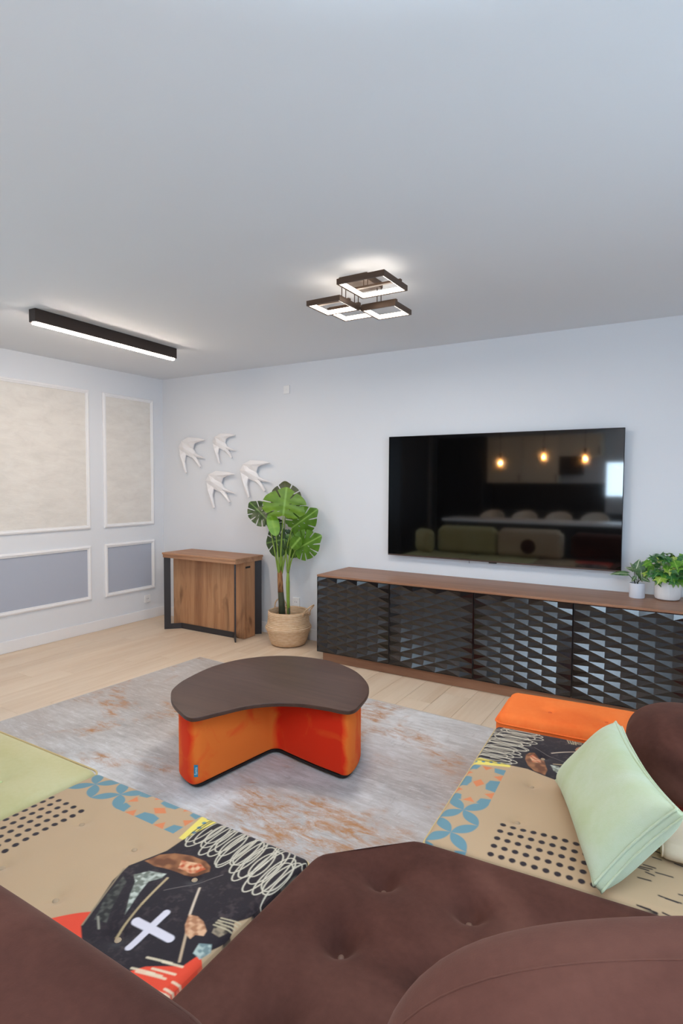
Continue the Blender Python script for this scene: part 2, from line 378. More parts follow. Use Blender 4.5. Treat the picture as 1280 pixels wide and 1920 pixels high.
# ------------------------------------------------------------------ sideboard
SX0, SX1, SD, ST = 2.305, 4.853, 0.515, 0.70
sb = thing('sideboard', 'long black sideboard with faceted diamond doors and walnut top', 'sideboard', ((SX0 + SX1) / 2, -SD / 2, 0))
def sbpart(mb, name, m, parent=sb, **k):
    mb.v = [(x - (SX0 + SX1) / 2, y + SD / 2, z) for x, y, z in mb.v]; return mb.build(name, m, parent, **k)
sbpart(MB().box((SX0 + 0.002, -SD + 0.024, 0.083), (SX1 - 0.002, -0.017, 0.683), 0.002), 'carcass', m_black)
sbpart(MB().box((SX0, -SD - 0.002, 0.684), (SX1, -0.0165, ST), 0.0025), 'top_panel', m_walnut)
sbpart(MB().box((SX0 + 0.03, -SD + 0.045, 0.0005), (SX1 - 0.03, -0.06, 0.082), 0.002), 'plinth', m_walnut)
DW = (SX1 - SX0) / 4
for k in range(4):
    x0 = SX0 + k * DW + 0.002; x1 = SX0 + (k + 1) * DW - 0.002; z0, z1 = 0.085, 0.682
    NI, NJ, dep = 7, 17, 0.015
    mb = MB(); vs = []; fs = []; fr = 0.003
    for j in range(NJ + 1):
        for i in range(NI + 1): vs.append((x0 + fr + (x1 - x0 - 2 * fr) * i / NI, -SD + ((dep * (0.35 if i in (0, NI) or j in (0, NJ) else 1)) if (i + j) % 2 else 0), z0 + fr + (z1 - z0 - 2 * fr) * j / NJ))
    mb.v = vs   # each recessed centre is joined to its four rim points
    idx = lambda i, j: j * (NI + 1) + i
    for j in range(NJ + 1):
        for i in range(NI + 1):
            if (i + j) % 2:
                for (a, b) in (((1, 0), (0, 1)), ((0, 1), (-1, 0)), ((-1, 0), (0, -1)), ((0, -1), (1, 0))):
                    i1, j1, i2, j2 = i + a[0], j + a[1], i + b[0], j + b[1]
                    if 0 <= i1 <= NI and 0 <= i2 <= NI and 0 <= j1 <= NJ and 0 <= j2 <= NJ: mb.f.append((idx(i, j), idx(i1, j1), idx(i2, j2))); mb.mi.append(0)
    for (p0, p1, q0, q1) in ((x0, x1, z0, z0 + fr), (x0, x1, z1 - fr, z1), (x0, x0 + fr, z0 + fr, z1 - fr), (x1 - fr, x1, z0 + fr, z1 - fr)): mb.box((p0, -SD, q0), (p1, -SD + dep, q1))
    mb.box((x0, -SD + dep + 0.0002, z0), (x1, -SD + 0.0235, z1))
    sbpart(mb, 'door', m_facet)

# ------------------------------------------------------------------ television
m_screen = mat('black_glass_screen', '060607', 0.045, spec=0.5, ior=1.95)
tv = thing('television', 'large black flat television mounted on the wall above the sideboard', 'television', (3.568, 0, 1.3185))
TW, TH = 0.868, 0.4815
MB().box((-TW, -0.058, -TH), (TW, -0.045, TH), 0.002).build('bezel', mat('tv_bezel', '232024', 0.35, metal=0.5), tv)
MB().box((-TW + 0.004, -0.0590, -TH + 0.012), (TW - 0.004, -0.0582, TH - 0.004)).build('screen', m_screen, tv)
MB().box((-TW + 0.004, -0.0595, -TH + 0.001), (TW - 0.004, -0.0582, -TH + 0.011)).build('lower_trim', mat('tv_trim', '5b4a44', 0.4, metal=0.6), tv)
MB().box((-TW * 0.6, -0.0445, -TH * 0.7), (TW * 0.6, -0.001, TH * 0.5), 0.008).build('rear_housing', m_black, tv)
MB().box((-0.03, -0.056, -TH - 0.008), (0.03, -0.047, -TH - 0.0003), 0.002).build('sensor', m_black, tv)
MB().tube([(-0.18, -0.05, -TH - 0.0005), (-0.181, -0.05, -TH - 0.012), (-0.179, -0.05, -TH - 0.02)], 0.0018, 6).build('cable_end', m_black, tv)

# ------------------------------------------------------------------ console table
tb = thing('console_table', 'folding wooden console table with black metal legs beside the monstera', 'table', (0.94, -0.255, 0))
def tbl(mb, name, m, **k):
    mb.v = [(x - 0.94, y + 0.255, z) for x, y, z in mb.v]; return mb.build(name, m, tb, **k)
TX0, TX1, TY0, TY1, TZ = 0.475, 1.402, -0.452, -0.062, 0.747
tbl(MB().box((TX0, TY0, TZ - 0.018), (TX1, TY1, TZ), 0.002), 'table_top', m_tabletop)
tbl(MB().box((TX0 + 0.006, TY0 + 0.006, TZ - 0.048), (TX1 - 0.006, TY1 - 0.006, TZ - 0.0185), 0.002), 'apron', m_tabletop)
body = tbl(MB().box((0.485, -0.318, 0.012), (1.30, -0.15, TZ - 0.049), 0.002), 'body', m_tablewood)
tbl(MB().box((1.301, -0.318, 0.003), (1.386, -0.165, TZ - 0.049), 0.002), 'end_panel', m_tablewood)
tbl(MB().box((1.3864, -0.298, 0.645), (1.3880, -0.232, 0.662)), 'pull_slot', m_black)
for (cx, cy, sx, sy) in ((TX0, TY0, 1, 1), (TX1, TY0, -1, 1), (TX0, TY1, 1, -1), (TX1, TY1, -1, -1)):
    mb = MB(); d = Vector((sx, sy, 0)).normalized(); p = Vector((-d.y, d.x, 0)); c0 = Vector((cx + sx * 0.012, cy + sy * 0.012, 0)); w_ = 0.062
    for zz in (0.001,):
        mb.box((0, -0.006, zz), (w_, 0.006, TZ - 0.0487), 0, Matrix.Translation(c0) @ Matrix((d, p, Vector((0, 0, 1)))).transposed().to_4x4())
    L = 0.118 * math.sqrt(2) if sy > 0 else 0.10
    mb.box((w_, -0.006, 0.001), (L, 0.006, 0.052), 0, Matrix.Translation(c0) @ Matrix((d, p, Vector((0, 0, 1)))).transposed().to_4x4())
    tbl(mb, 'leg', m_blackmetal)
tbl(MB().box((TX0 + 0.131, TY0 + 0.122, 0.001), (TX1 - 0.131, TY0 + 0.132, 0.052)), 'stretcher', m_blackmetal)

# ------------------------------------------------------------------ swallows on the wall
def swallow(label, ox, oz, s, rot):
    """faceted porcelain swallow; outline in metres from the largest bird, head at upper left"""
    P = lambda x, z, y: ((x - 1.27), -y, (z - 1.48))
    mb = MB()
    def facet(outline, ridge):
        # closed shell: rim of outline points at given lift, ridge fan in front, flat back
        n_ = len(outline); vs = [P(x, z, y) for x, z, y in outline] + [P(x, z, max(y - 0.014, 0.001)) for x, z, y in outline] + [P(*ridge), P(ridge[0], ridge[1], max(ridge[2] - 0.05, 0.001))]
        fs = []
        for i in range(n_):
            j = (i + 1) % n_; fs += [(i, j, 2 * n_), (i, n_ + i, n_ + j, j), (n_ + j, n_ + i, 2 * n_ + 1)]
        mb.add(vs, fs)
    facet([(1.085, 1.545, .03), (1.125, 1.600, .03), (1.19, 1.60, .03), (1.285, 1.525, .03), (1.335, 1.455, .022), (1.27, 1.435, .022), (1.165, 1.475, .03), (1.115, 1.50, .03)], (1.18, 1.54, .062))      # body
    facet([(1.115, 1.602, .03), (1.225, 1.640, .04), (1.375, 1.632, .05), (1.466, 1.612, .055), (1.36, 1.592, .05), (1.312, 1.575, .045), (1.283, 1.526, .03), (1.19, 1.54, .03)], (1.25, 1.596, .064))   # upper wing
    facet([(1.095, 1.525, .03), (1.18, 1.51, .03), (1.192, 1.475, .035), (1.184, 1.40, .045), (1.217, 1.29, .05), (1.203, 1.282, .05), (1.162, 1.37, .05), (1.115, 1.46, .04)], (1.146, 1.455, .064))       # lower wing
    facet([(1.27, 1.50, .022), (1.37, 1.462, .035), (1.466, 1.432, .04), (1.37, 1.436, .03), (1.29, 1.455, .022)], (1.33, 1.462, .046))                                                         # tail prong
    facet([(1.25, 1.455, .022), (1.315, 1.452, .022), (1.355, 1.41, .03), (1.401, 1.352, .04), (1.389, 1.344, .04), (1.32, 1.402, .03)], (1.31, 1.428, .044))
    t = thing('ceramic_swallow', label, 'wall ornament', (ox, -0.0005, oz), 0, 'white ceramic swallows')
    mb.v = [(x * s, y * s, z * s) for x, y, z in mb.v]
    o = mb.build('bird_body', m_porcelain, t); o.rotation_euler = (0, rot, 0)
    MB().lathe([(0.012 * s, 0), (0.012 * s, 0.02 * s)], 12).build('wall_mount', m_white, t).matrix_local = Matrix.Translation((-0.08 * s, 0, 0.055 * s)) @ Matrix.Rotation(PI / 2, 4, 'X')
    return t
swallow('largest white ceramic swallow, nearest the monstera leaves', 1.275, 1.475, 1.0, 0)
swallow('white ceramic swallow, lowest of the flock of four', 0.835, 1.37, 1.04, 0.02)
swallow('white ceramic swallow, furthest left of the flock of four', 0.452, 1.715, 1.02, 0.03)
swallow('smallest white ceramic swallow, top of the flock of four', 0.885, 1.77, 0.83, 0.0)

# ------------------------------------------------------------------ ceiling lamps
lx = thing('linear_ceiling_light', 'long dark bar ceiling light with a glowing underside', 'ceiling light', (1.235, -1.565, H), math.radians(3.1))
mb = MB(); L2, W2 = 0.612, 0.032
mb.box((-W2, -L2, -0.082), (W2, L2, -0.0005), 0.003); mb.build('housing', m_lamphouse, lx)
mb = MB(); k = 10
poly = [(math.cos(a) * 0.020, -L2 + 0.022 + math.sin(a) * 0.020) for a in np.linspace(PI, 2 * PI, k)] + [(math.cos(a) * 0.020, L2 - 0.022 + math.sin(a) * 0.020) for a in np.linspace(0, PI, k)]
mb.prism(poly, -0.092, -0.0822); mb.build('diffuser', mat('linear_led', 'ffffff', 0.5, emit='ffecd8', est=95), lx)

cl = thing('square_ring_ceiling_light', 'ceiling light of four glowing square rings hung on thin rods', 'ceiling light', (3.29, -1.59, H))
LX, LY = 3.29, -1.59
def clp(mb, name, m, parent=cl): 
    mb.v = [(x - LX, y - LY, z - H) for x, y, z in mb.v]; return mb.build(name, m, parent)
m_lampbrown = mat('lamp_brown_metal', '5a4638', 0.4, metal=0.4)
clp(MB().box((3.205, -1.68, H - 0.035), (3.375, -1.50, H - 0.0005), 0.003), 'canopy', m_lampbrown)
rings = [((3.43, -1.72), 0.262, 2.398), ((3.155, -1.65), 0.206, 2.356), ((3.362, -1.43), 0.206, 2.356), ((3.145, -1.445), 0.196, 2.372)]
for (cx, cy), sz, zb in rings:
    a = sz / 2; wd = 0.009; hh = 0.027; e = 0.004
    mb = MB()
    for (x0, y0, x1, y1) in ((cx - a, cy - a, cx + a, cy - a + wd), (cx - a, cy + a - wd, cx + a, cy + a), (cx - a, cy - a + wd, cx - a + wd, cy + a - wd), (cx + a - wd, cy - a + wd, cx + a, cy + a - wd)):
        mb.box((x0, y0, zb), (x1, y1, zb + hh))
    rg = clp(mb, 'square_ring', m_lampbrown)
    mb = MB(); b = a - wd - 0.0003; z0, z1 = zb + 0.002, zb + hh - 0.003
    ci = [(cx - b, cy - b), (cx + b, cy - b), (cx + b, cy + b), (cx - b, cy + b)]; co = [(cx - b + e, cy - b + e), (cx + b - e, cy - b + e), (cx + b - e, cy + b - e), (cx - b + e, cy + b - e)]
    vs = [(x, y, z) for z in (z0, z1) for x, y in ci + co]; fs = []
    for k in range(4):
        q = (k + 1) % 4; fs += [(k, q, 8 + q, 8 + k), (4 + q, 4 + k, 12 + k, 12 + q), (k, 4 + k, 4 + q, q), (8 + k, 8 + q, 12 + q, 12 + k)]
    clp(mb.add(vs, fs), 'light_strip', m_led, rg)
    # arm from below the canopy to the ring, rods up to the canopy
    ax = min(max(cx, 3.22), 3.36); ay = min(max(cy, -1.665), -1.515); z1 = zb + hh
    mb = MB()
    if abs(cx - LX) >= 0: mb.box((min(cx - a, ax - 0.01), ay - 0.009, z1), (max(cx + a, ax + 0.01), ay + 0.009, z1 + 0.01))
    clp(mb, 'arm', m_lampbrown)
    for d in (-0.012, 0.012):
        mb = MB(); mb.tube([(ax + d, ay, z1 + 0.0102), (ax + d, ay, H - 0.0352)], 0.0025, 6); clp(mb, 'rod', m_lampbrown)

l = bpy.data.lights.new('ring_lamp_light', 'AREA'); l.shape = 'SQUARE'; l.size = 0.45; l.energy = 18; l.color = (1.0, 0.93, 0.85)
lo = bpy.data.objects.new('ring_lamp_light', l); COL.objects.link(lo); lo.parent = cl; lo.location = (0, 0, -0.155)   # shines straight down
# ------------------------------------------------------------------ pouf table
POX, POY = 3.0, -1.95
pf = thing('pouf_table', 'orange velvet boomerang pouf with a dark kidney-shaped table top', 'coffee table', (POX, POY, 0.0095))
def smooth_closed(pts, n=12):
    out = []; m = len(pts)
    for i in range(m):
        p0, p1, p2, p3 = (Vector((*pts[(i + k) % m], 0)) for k in (-1, 0, 1, 2))
        for j in range(n):
            t_ = j / n; q = 0.5 * ((2 * p1) + (-p0 + p2) * t_ + (2 * p0 - 5 * p1 + 4 * p2 - p3) * t_ ** 2 + (-p0 + 3 * p1 - 3 * p2 + p3) * t_ ** 3)
            out.append((q.x, q.y))
    return out
top = [(2.66, -2.351), (2.753, -2.425), (2.867, -2.482), (2.935, -2.505), (2.975, -2.488), (3.019, -2.385), (3.073, -2.265), (3.155, -2.175), (3.268, -2.112), (3.399, -2.084), (3.480, -2.078), (3.517, -2.055), (3.52, -1.99), (3.478, -1.821), (3.392, -1.68), (3.226, -1.541), (3.0, -1.472), (2.75, -1.53), (2.59, -1.69), (2.525, -1.898), (2.55, -2.138), (2.60, -2.275)]
tp = [(x - POX, y - POY) for x, y in smooth_closed(top, 8)]
def rounded_prism(poly, z0, z1, r, seg=3):
    """prism with rounded top and bottom rims by insetting along normals"""
    n_ = len(poly); nm = []
    for i in range(n_):
        a = Vector(poly[i - 1]); b = Vector(poly[(i + 1) % n_]); t_ = (b - a).normalized(); nm.append(Vector((t_.y, -t_.x)))
    area = sum(poly[i][0] * poly[(i + 1) % n_][1] - poly[(i + 1) % n_][0] * poly[i][1] for i in range(n_))
    if area < 0: nm = [-q for q in nm]
    prof = [(-r + r * math.sin(a), z0 + r - r * math.cos(a)) for a in np.linspace(0, PI / 2, seg + 1)] + [(-r + r * math.cos(a), z1 - r + r * math.sin(a)) for a in np.linspace(0, PI / 2, seg + 1)]
    vs = []; fs = []
    for o, z in prof: vs += [(poly[i][0] + nm[i].x * o, poly[i][1] + nm[i].y * o, z) for i in range(n_)]
    for k in range(len(prof) - 1):
        for i in range(n_): j = (i + 1) % n_; fs.append((k * n_ + i, k * n_ + j, (k + 1) * n_ + j, (k + 1) * n_ + i))
    fs.append(tuple(reversed(range(n_)))); fs.append(tuple((len(prof) - 1) * n_ + i for i in range(n_)))
    return MB().add(vs, fs)
rounded_prism(tp, 0.349, 0.368, 0.003).build('table_top', m_darktop, pf, True, 40)
bod = [(2.735, -2.33), (2.76, -2.395), (2.83, -2.435), (2.895, -2.452), (2.925, -2.43), (2.937, -2.36), (2.962, -2.18), (2.982, -2.035), (2.995, -1.975), (3.03, -1.955), (3.10, -1.967), (3.26, -1.995), (3.40, -2.012), (3.452, -2.015), (3.474, -1.985), (3.462, -1.90), (3.42, -1.79), (3.33, -1.66), (3.20, -1.57), (3.03, -1.545), (2.86, -1.60), (2.74, -1.73), (2.68, -1.90), (2.69, -2.12)]
bp = [(x - POX, y - POY) for x, y in smooth_closed(bod, 8)]
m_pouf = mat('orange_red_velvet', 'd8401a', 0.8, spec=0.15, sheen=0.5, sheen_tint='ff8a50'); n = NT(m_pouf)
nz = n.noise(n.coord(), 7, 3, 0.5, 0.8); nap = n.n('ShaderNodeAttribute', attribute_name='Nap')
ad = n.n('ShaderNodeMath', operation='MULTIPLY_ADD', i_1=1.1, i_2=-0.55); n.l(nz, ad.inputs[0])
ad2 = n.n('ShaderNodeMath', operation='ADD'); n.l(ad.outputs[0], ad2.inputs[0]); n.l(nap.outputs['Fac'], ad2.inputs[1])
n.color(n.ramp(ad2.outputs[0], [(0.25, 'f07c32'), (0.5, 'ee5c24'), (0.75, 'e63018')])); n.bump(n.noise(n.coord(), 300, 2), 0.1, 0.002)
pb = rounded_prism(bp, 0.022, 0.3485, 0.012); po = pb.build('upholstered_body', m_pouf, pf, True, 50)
a = po.data.attributes.new('Nap', 'FLOAT', 'POINT')   # nap sheen of one-coloured velvet, put into the colour panel by panel
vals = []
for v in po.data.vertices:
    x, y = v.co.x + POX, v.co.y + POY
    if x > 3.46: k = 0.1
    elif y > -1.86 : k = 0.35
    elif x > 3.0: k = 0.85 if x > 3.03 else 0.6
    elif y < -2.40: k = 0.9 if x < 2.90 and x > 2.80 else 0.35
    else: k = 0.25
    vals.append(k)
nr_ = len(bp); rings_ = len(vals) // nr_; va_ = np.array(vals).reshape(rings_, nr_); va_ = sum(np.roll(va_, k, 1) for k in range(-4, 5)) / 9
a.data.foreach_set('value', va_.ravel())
mb = rounded_prism([(x * 0.97, y * 0.97) for x, y in bp], 0.010, 0.0215, 0.001); mb.build('base_board', m_black, pf)
for (x, y) in ((2.84, -2.37), (3.40, -1.94), (2.85, -1.75), (3.2, -1.68)):
    MB().lathe([(0.022, 0.0003), (0.024, 0.0095)], 16, (x - POX, y - POY, 0)).build('foot', m_black, pf)
# brand tag sewn in the left corner
tg = MB().box((-0.009, -0.0012, -0.028), (0.009, 0, 0.028)).build('woven_tag', mat('blue_tag', '1f7fa0', 0.6), pf)
tg.location = (2.9265 - POX, -2.449 - POY, 0.095); tg.rotation_euler = (0, 0, math.radians(38))
cv = bpy.data.curves.new('tag_text', 'FONT'); cv.body = 'fama'; cv.size = 0.019; cv.align_x = 'CENTER'; cv.align_y = 'CENTER'
tmp = bpy.data.objects.new('tmp_text', cv); COL.objects.link(tmp); dg = bpy.context.evaluated_depsgraph_get(); me = bpy.data.meshes.new_from_object(tmp.evaluated_get(dg))
bpy.data.objects.remove(tmp); me.materials.clear(); me.materials.append(mat('tag_thread', 'bfe0ee', 0.6))
tt = obj('tag_lettering', me, tg); tt.matrix_local = Matrix.Translation((0.0, -0.0016, 0)) @ Matrix.Rotation(PI / 2, 4, 'X') @ Matrix.Rotation(PI / 2, 4, 'Z')

# ------------------------------------------------------------------ sofa: printed fabric
def print_colours(u, v):
    """print of the seat cover; u along the front from the sitter's left, v back from the front edge (metres)"""
    L = lambda c: np.array(lin(c))
    rng = np.random.RandomState(3)
    col = np.tile(L('b59674'), (len(u), 1)); aa = 0.0016
    def put(mask, c):
        mask = np.clip(mask, 0, 1)[:, None]; col[:] = col * (1 - mask) + (L(c) if isinstance(c, str) else c) * mask
    S = lambda d: np.clip(0.5 - d / (2 * aa), 0, 1)          # coverage from signed distance
    def seg(a, b, wd):
        a = np.array(a); b = np.array(b); ab = b - a; t_ = np.clip(((u - a[0]) * ab[0] + (v - a[1]) * ab[1]) / (ab @ ab), 0, 1)
        return np.hypot(u - a[0] - t_ * ab[0], v - a[1] - t_ * ab[1]) - wd
    def poly(pts):
        d = np.full(len(u), 1e9); ins = np.zeros(len(u), bool)
        for i in range(len(pts)):
            (x1, y1), (x2, y2) = pts[i - 1], pts[i]
            d = np.minimum(d, seg((x1, y1), (x2, y2), 0))
            cond = (y1 > v) != (y2 > v); xi = (x2 - x1) * (v - y1) / (y2 - y1 + 1e-12) + x1; ins ^= cond & (u < xi)
        return np.where(ins, -d, d)
    # soft value noise for painterly parts
    def vnoise(f, seed):
        r = np.random.RandomState(seed).rand(64, 64); x = (u + 2) * f; y = (v + 2) * f
        xi = np.floor(x).astype(int); yi = np.floor(y).astype(int); fx = x - xi; fy = y - yi; fx = fx * fx * (3 - 2 * fx); fy = fy * fy * (3 - 2 * fy)
        g = lambda a, b: r[a % 64, b % 64]
        return (g(xi, yi) * (1 - fx) + g(xi + 1, yi) * fx) * (1 - fy) + (g(xi, yi + 1) * (1 - fx) + g(xi + 1, yi + 1) * fx) * fy
    blue, rust, yel, ink = '64868f', 'cf7a4c', 'e3cc62', '2a2024'
    # four-petal lattice
    s = 0.0630
    for i in range(-2, 8):
        for j in range(-3, 8):
            a = (0.0085 + s * i, 0.0 + s * j)
            if (i + j) % 2: continue
            for sg in (1, -1):
                b = (a[0] + s, a[1] + sg * s)
                m_ = ((a[0] + b[0]) / 2, (a[1] + b[1]) / 2)
                if m_[0] > 0.268 or m_[0] < -0.08 or m_[1] > 0.127 or m_[1] < -0.08: continue
                dx, dy = b[0] - a[0], b[1] - a[1]; ln = math.hypot(dx, dy); tt = ((u - a[0]) * dx + (v - a[1]) * dy) / ln ** 2
                pr = np.abs((u - a[0]) * -dy + (v - a[1]) * dx) / ln
                put(S(pr - 0.82 * 0.26 * ln * (1 - (2 * tt - 1) ** 2)) * ((tt > 0) & (tt < 1)), blue)
    # star tiles
    for c in (0.3155, 0.4405):
        h_ = 0.0625; A = (u - c) / h_; B = (v - 0.0625) / h_; ins = (np.abs(A) <= 1) & (B <= 1)
        Bm = (B + 1) % 2 - 1
        for (sx, sy) in ((1, 1), (1, -1), (-1, 1), (-1, -1)):
            ax, ay = sx * A, sy * Bm
            d = np.maximum(np.maximum(0.38 - ax + 0.22 * (1 - ay), 0.38 - ay + 0.22 * (1 - ax)), -1)
            put(S(d * h_ * 0.8) * ins, blue)
        for (ax, ay) in ((A, Bm), (-A, Bm), (Bm, A), (-Bm, A)):
            d = (1 - ax) / 0.44 + np.abs(ay) / 0.31 - 1
            put(S(d * h_ * 0.25) * ins, rust)
    # yellow dotted band
    lo = 0.503 + 0.05 * np.clip(v, 0, 1) / 0.125 * 0.55; hi = lo + 0.062
    band = S(np.maximum.reduce([lo - u, u - hi, v - 0.132])); put(band, yel)
    for k in range(-3, 6): put(S(np.hypot(u - (0.531 + 0.22 * 0.026 * k + 0.0), v - (0.012 + 0.026 * k)) - 0.0065), blue)
    # dot field
    for i in range(0, 5):
        for j in range(10): put(S(np.hypot((u - (0.026 + 0.0375 * i)), (v - (0.188 + 0.0285 * j))) - 0.0088), ink)
    # dashes
    for k in range(95):
        a = np.array((rng.uniform(-0.02, 0.34), rng.uniform(0.52, 0.9))); b = a + np.array((rng.uniform(-0.006, 0.004), rng.uniform(0.018, 0.042)))
        put(S(seg(a, b, 0.0024)), ink)
    # red disc
    put(S(np.hypot(u - 0.765, v - 0.69) - 0.315), 'd8452c')
    # dark painted shape
    dark = [(0.560, -0.3), (0.562, 0.02), (0.548, 0.13), (0.548, 0.19), (0.527, 0.245), (0.513, 0.285), (0.527, 0.345), (0.566, 0.42), (0.592, 0.478), (0.655, 0.518), (0.70, 0.512), (0.775, 0.510), (0.80, 0.475), (0.862, 0.432), (0.868, 0.40), (0.90, 0.325), (0.872, 0.285), (0.895, 0.24), (1.2, 0.22), (1.2, -0.3)]
    dd = poly(dark); dm = S(dd); g1 = vnoise(60, 1); g2 = vnoise(170, 2); g3 = vnoise(18, 5)
    put(dm, '241b1f'); base = L('241b1f'); hi_ = L('5a4a48')
    mot = (np.clip((g1 * 0.5 + g2 * 0.5 - 0.5) * 2.2, 0, 1) * np.clip(g3 * 1.6 - 0.3, 0, 1) * dm)[:, None]; col[:] = col * (1 - 0.55 * mot) + hi_ * 0.55 * mot
    def paint(pts, c1, c2, f=70, seed=4, hard=1.0):
        m_ = S(poly(pts)) * hard; t_ = np.clip((vnoise(f, seed) - 0.3) * 2.2, 0, 1)[:, None]; c = L(c1) * (1 - t_) + L(c2) * t_; col[:] = col * (1 - m_[:, None]) + c * m_[:, None]
    # brown plume with warm lights
    paint([(0.532, 0.250), (0.545, 0.212), (0.575, 0.186), (0.62, 0.168), (0.665, 0.163), (0.69, 0.172), (0.70, 0.186), (0.68, 0.205), (0.655, 0.228), (0.61, 0.24), (0.57, 0.252)], '6b3f26', '9a6540', 60, 8)
    paint([(0.61, 0.196), (0.66, 0.176), (0.685, 0.184), (0.66, 0.214), (0.625, 0.222)], 'b4532f', 'd9a77e', 110, 9)
    # grey cloth folds
    paint([(0.553, 0.303), (0.575, 0.272), (0.618, 0.255), (0.622, 0.272), (0.605, 0.30), (0.615, 0.33), (0.645, 0.402), (0.60, 0.35), (0.578, 0.318)], '6d6f62', 'b7b7a8', 130, 11)
    paint([(0.535, 0.32), (0.56, 0.33), (0.60, 0.40), (0.63, 0.44), (0.60, 0.45), (0.56, 0.39)], '2c2a26', '55524a', 120, 12, 0.8)
    for a, b, wd, c in (((0.632, 0.264), (0.652, 0.36), 0.003, 'b49a72'), ((0.652, 0.36), (0.674, 0.448), 0.0028, 'a58d68'), ((0.513, 0.30), (0.592, 0.475), 0.0018, '8f7c62'), ((0.60, 0.44), (0.63, 0.46), 0.0022, '8a8272'), ((0.66, 0.30), (0.74, 0.18), 0.0008, '7a6e68')):
        put(S(seg(a, b, wd)), c)
    # pale hand on a stick
    put(S(seg((0.724, 0.245), (0.772, 0.325), 0.0028)), 'c9b29a'); put(S(seg((0.80, 0.36), (0.848, 0.428), 0.0028)), 'b79a7c')
    paint([(0.770, 0.325), (0.79, 0.318), (0.812, 0.322), (0.838, 0.338), (0.842, 0.352), (0.825, 0.36), (0.824, 0.374), (0.805, 0.37), (0.785, 0.352)], 'a56f4d', 'd2a17b', 120, 14)
    paint([(0.835, 0.30), (0.862, 0.297), (0.88, 0.31), (0.872, 0.335), (0.85, 0.335)], '3a302a', '8f7d66', 110, 15)
    for k in range(4): put(S(seg((0.838, 0.292 + 0.008 * k), (0.885, 0.277 + 0.010 * k), 0.0017)), 'b9a888')
    paint([(0.848, 0.372), (0.872, 0.358), (0.885, 0.372), (0.878, 0.40), (0.856, 0.398)], '6f7f7c', 'a9b1a6', 140, 16)
    put(S(seg((0.682, 0.401), (0.786, 0.398), 0.0105)), 'cfc4c8'); put(S(seg((0.722, 0.349), (0.729, 0.458), 0.0088)), 'cfc4c8')
    for k in range(14):
        a = np.array((rng.uniform(0.80, 0.93), rng.uniform(0.425, 0.53))); b = a + np.array((-0.055, 0.018)) * rng.uniform(0.5, 1.2); put(S(seg(a, b, 0.0028)) * 0.8, 'dcc6a4')
    # scribble
    th = np.linspace(0, 2 * PI * 23, 700); q = th / th[-1]
    su = 0.555 + 0.345 * q + 0.026 * np.cos(th) + 0.006 * np.sin(th * 0.37); sv = 0.045 + 0.075 * q ** 1.5 + (0.080 + 0.022 * np.sin(th * 0.23)) * np.sin(th) + 0.20 * (q - 0.5) * 0.0 + 0.3 * 0.026 * np.cos(th)
    idx = np.where((u > 0.50) & (v < 0.27))[0]; uu, vv = u[idx], v[idx]; dmin = np.full(len(idx), 1e9)
    for k in range(len(su) - 1):
        a = np.array((su[k], sv[k])); ab = np.array((su[k + 1], sv[k + 1])) - a; t_ = np.clip(((uu - a[0]) * ab[0] + (vv - a[1]) * ab[1]) / (ab @ ab), 0, 1)
        dmin = np.minimum(dmin, np.hypot(uu - a[0] - t_ * ab[0], vv - a[1] - t_ * ab[1]))
    m2 = np.zeros(len(u)); m2[idx] = np.clip(0.5 - (dmin - 0.0017) / (2 * aa), 0, 1); ondark = np.clip(dm, 0, 1)
    put(m2 * ondark, 'cfc2ab'); put(m2 * (1 - ondark), ink)
    return col

SEAT_Z = 0.42
SW, SDp = 0.893, 0.90          # seat width along the front, depth
TUFT = (-0.222, 0.008, 0.235)
def seat_shape(post_extra=None, w=SW, d=SDp, tufts=None, depth=0.016, rad=0.06, crown=0.012, h=0.36):
    def post(p, q):
        k = np.clip(q[:, 2] / h, 0, 1)
        cx = 1 - (2 * p[:, 0] / w) ** 2; cy = 1 - (2 * p[:, 1] / d) ** 2
        p[:, 2] += k * crown * (np.clip(cx, 0, 1) * np.clip(cy, 0, 1)) ** 0.5
        dimple(p, tufts, depth, rad, h)
        if post_extra is not None: p = post_extra(p, q)
        return p
    return post
# local frame: x along the front (sitter's left to right), +y towards the front
tl = [(x, y) for x in TUFT for y in (0.45 - 0.22, 0.45 - 0.45, 0.45 - 0.68)]
p, F, q = cube_grid(SW, SDp, 0.36, 0.022, 470, 470, 12, seat_shape(tufts=tl))
uu = q[:, 0] + SW / 2; vv = SDp / 2 - q[:, 1]; drop = np.clip(0.36 - q[:, 2], 0, 1)
sel = np.abs(vv) < 1e-6; vv = np.where(sel, -drop, vv)
ul = np.abs(uu) < 1e-6; uu = np.where(ul, -drop, uu); ur = np.abs(uu - SW) < 1e-6; uu = np.where(ur, SW + drop, uu)
cols = print_colours(uu, vv)
print_mesh = np_mesh('printed_cushion', p, F, m_print, cols)
def feet(parent, w, d):
    for sx in (-1, 1):
        for sy in (-1, 1): MB().lathe([(0.02, 0.0002), (0.026, 0.0495)], 12, (sx * (w / 2 - 0.09), sy * (d / 2 - 0.09), 0)).build('foot', m_black, parent)
def buttons(parent, spots, z, m, r=0.009):
    for x, y in spots:
        o = MB().lathe([(0.001, 0.0), (r, 0.001), (r * 0.8, 0.004), (r * 0.3, 0.0055)], 12).build('tuft_button', m, parent, True); o.location = (x, y, z)
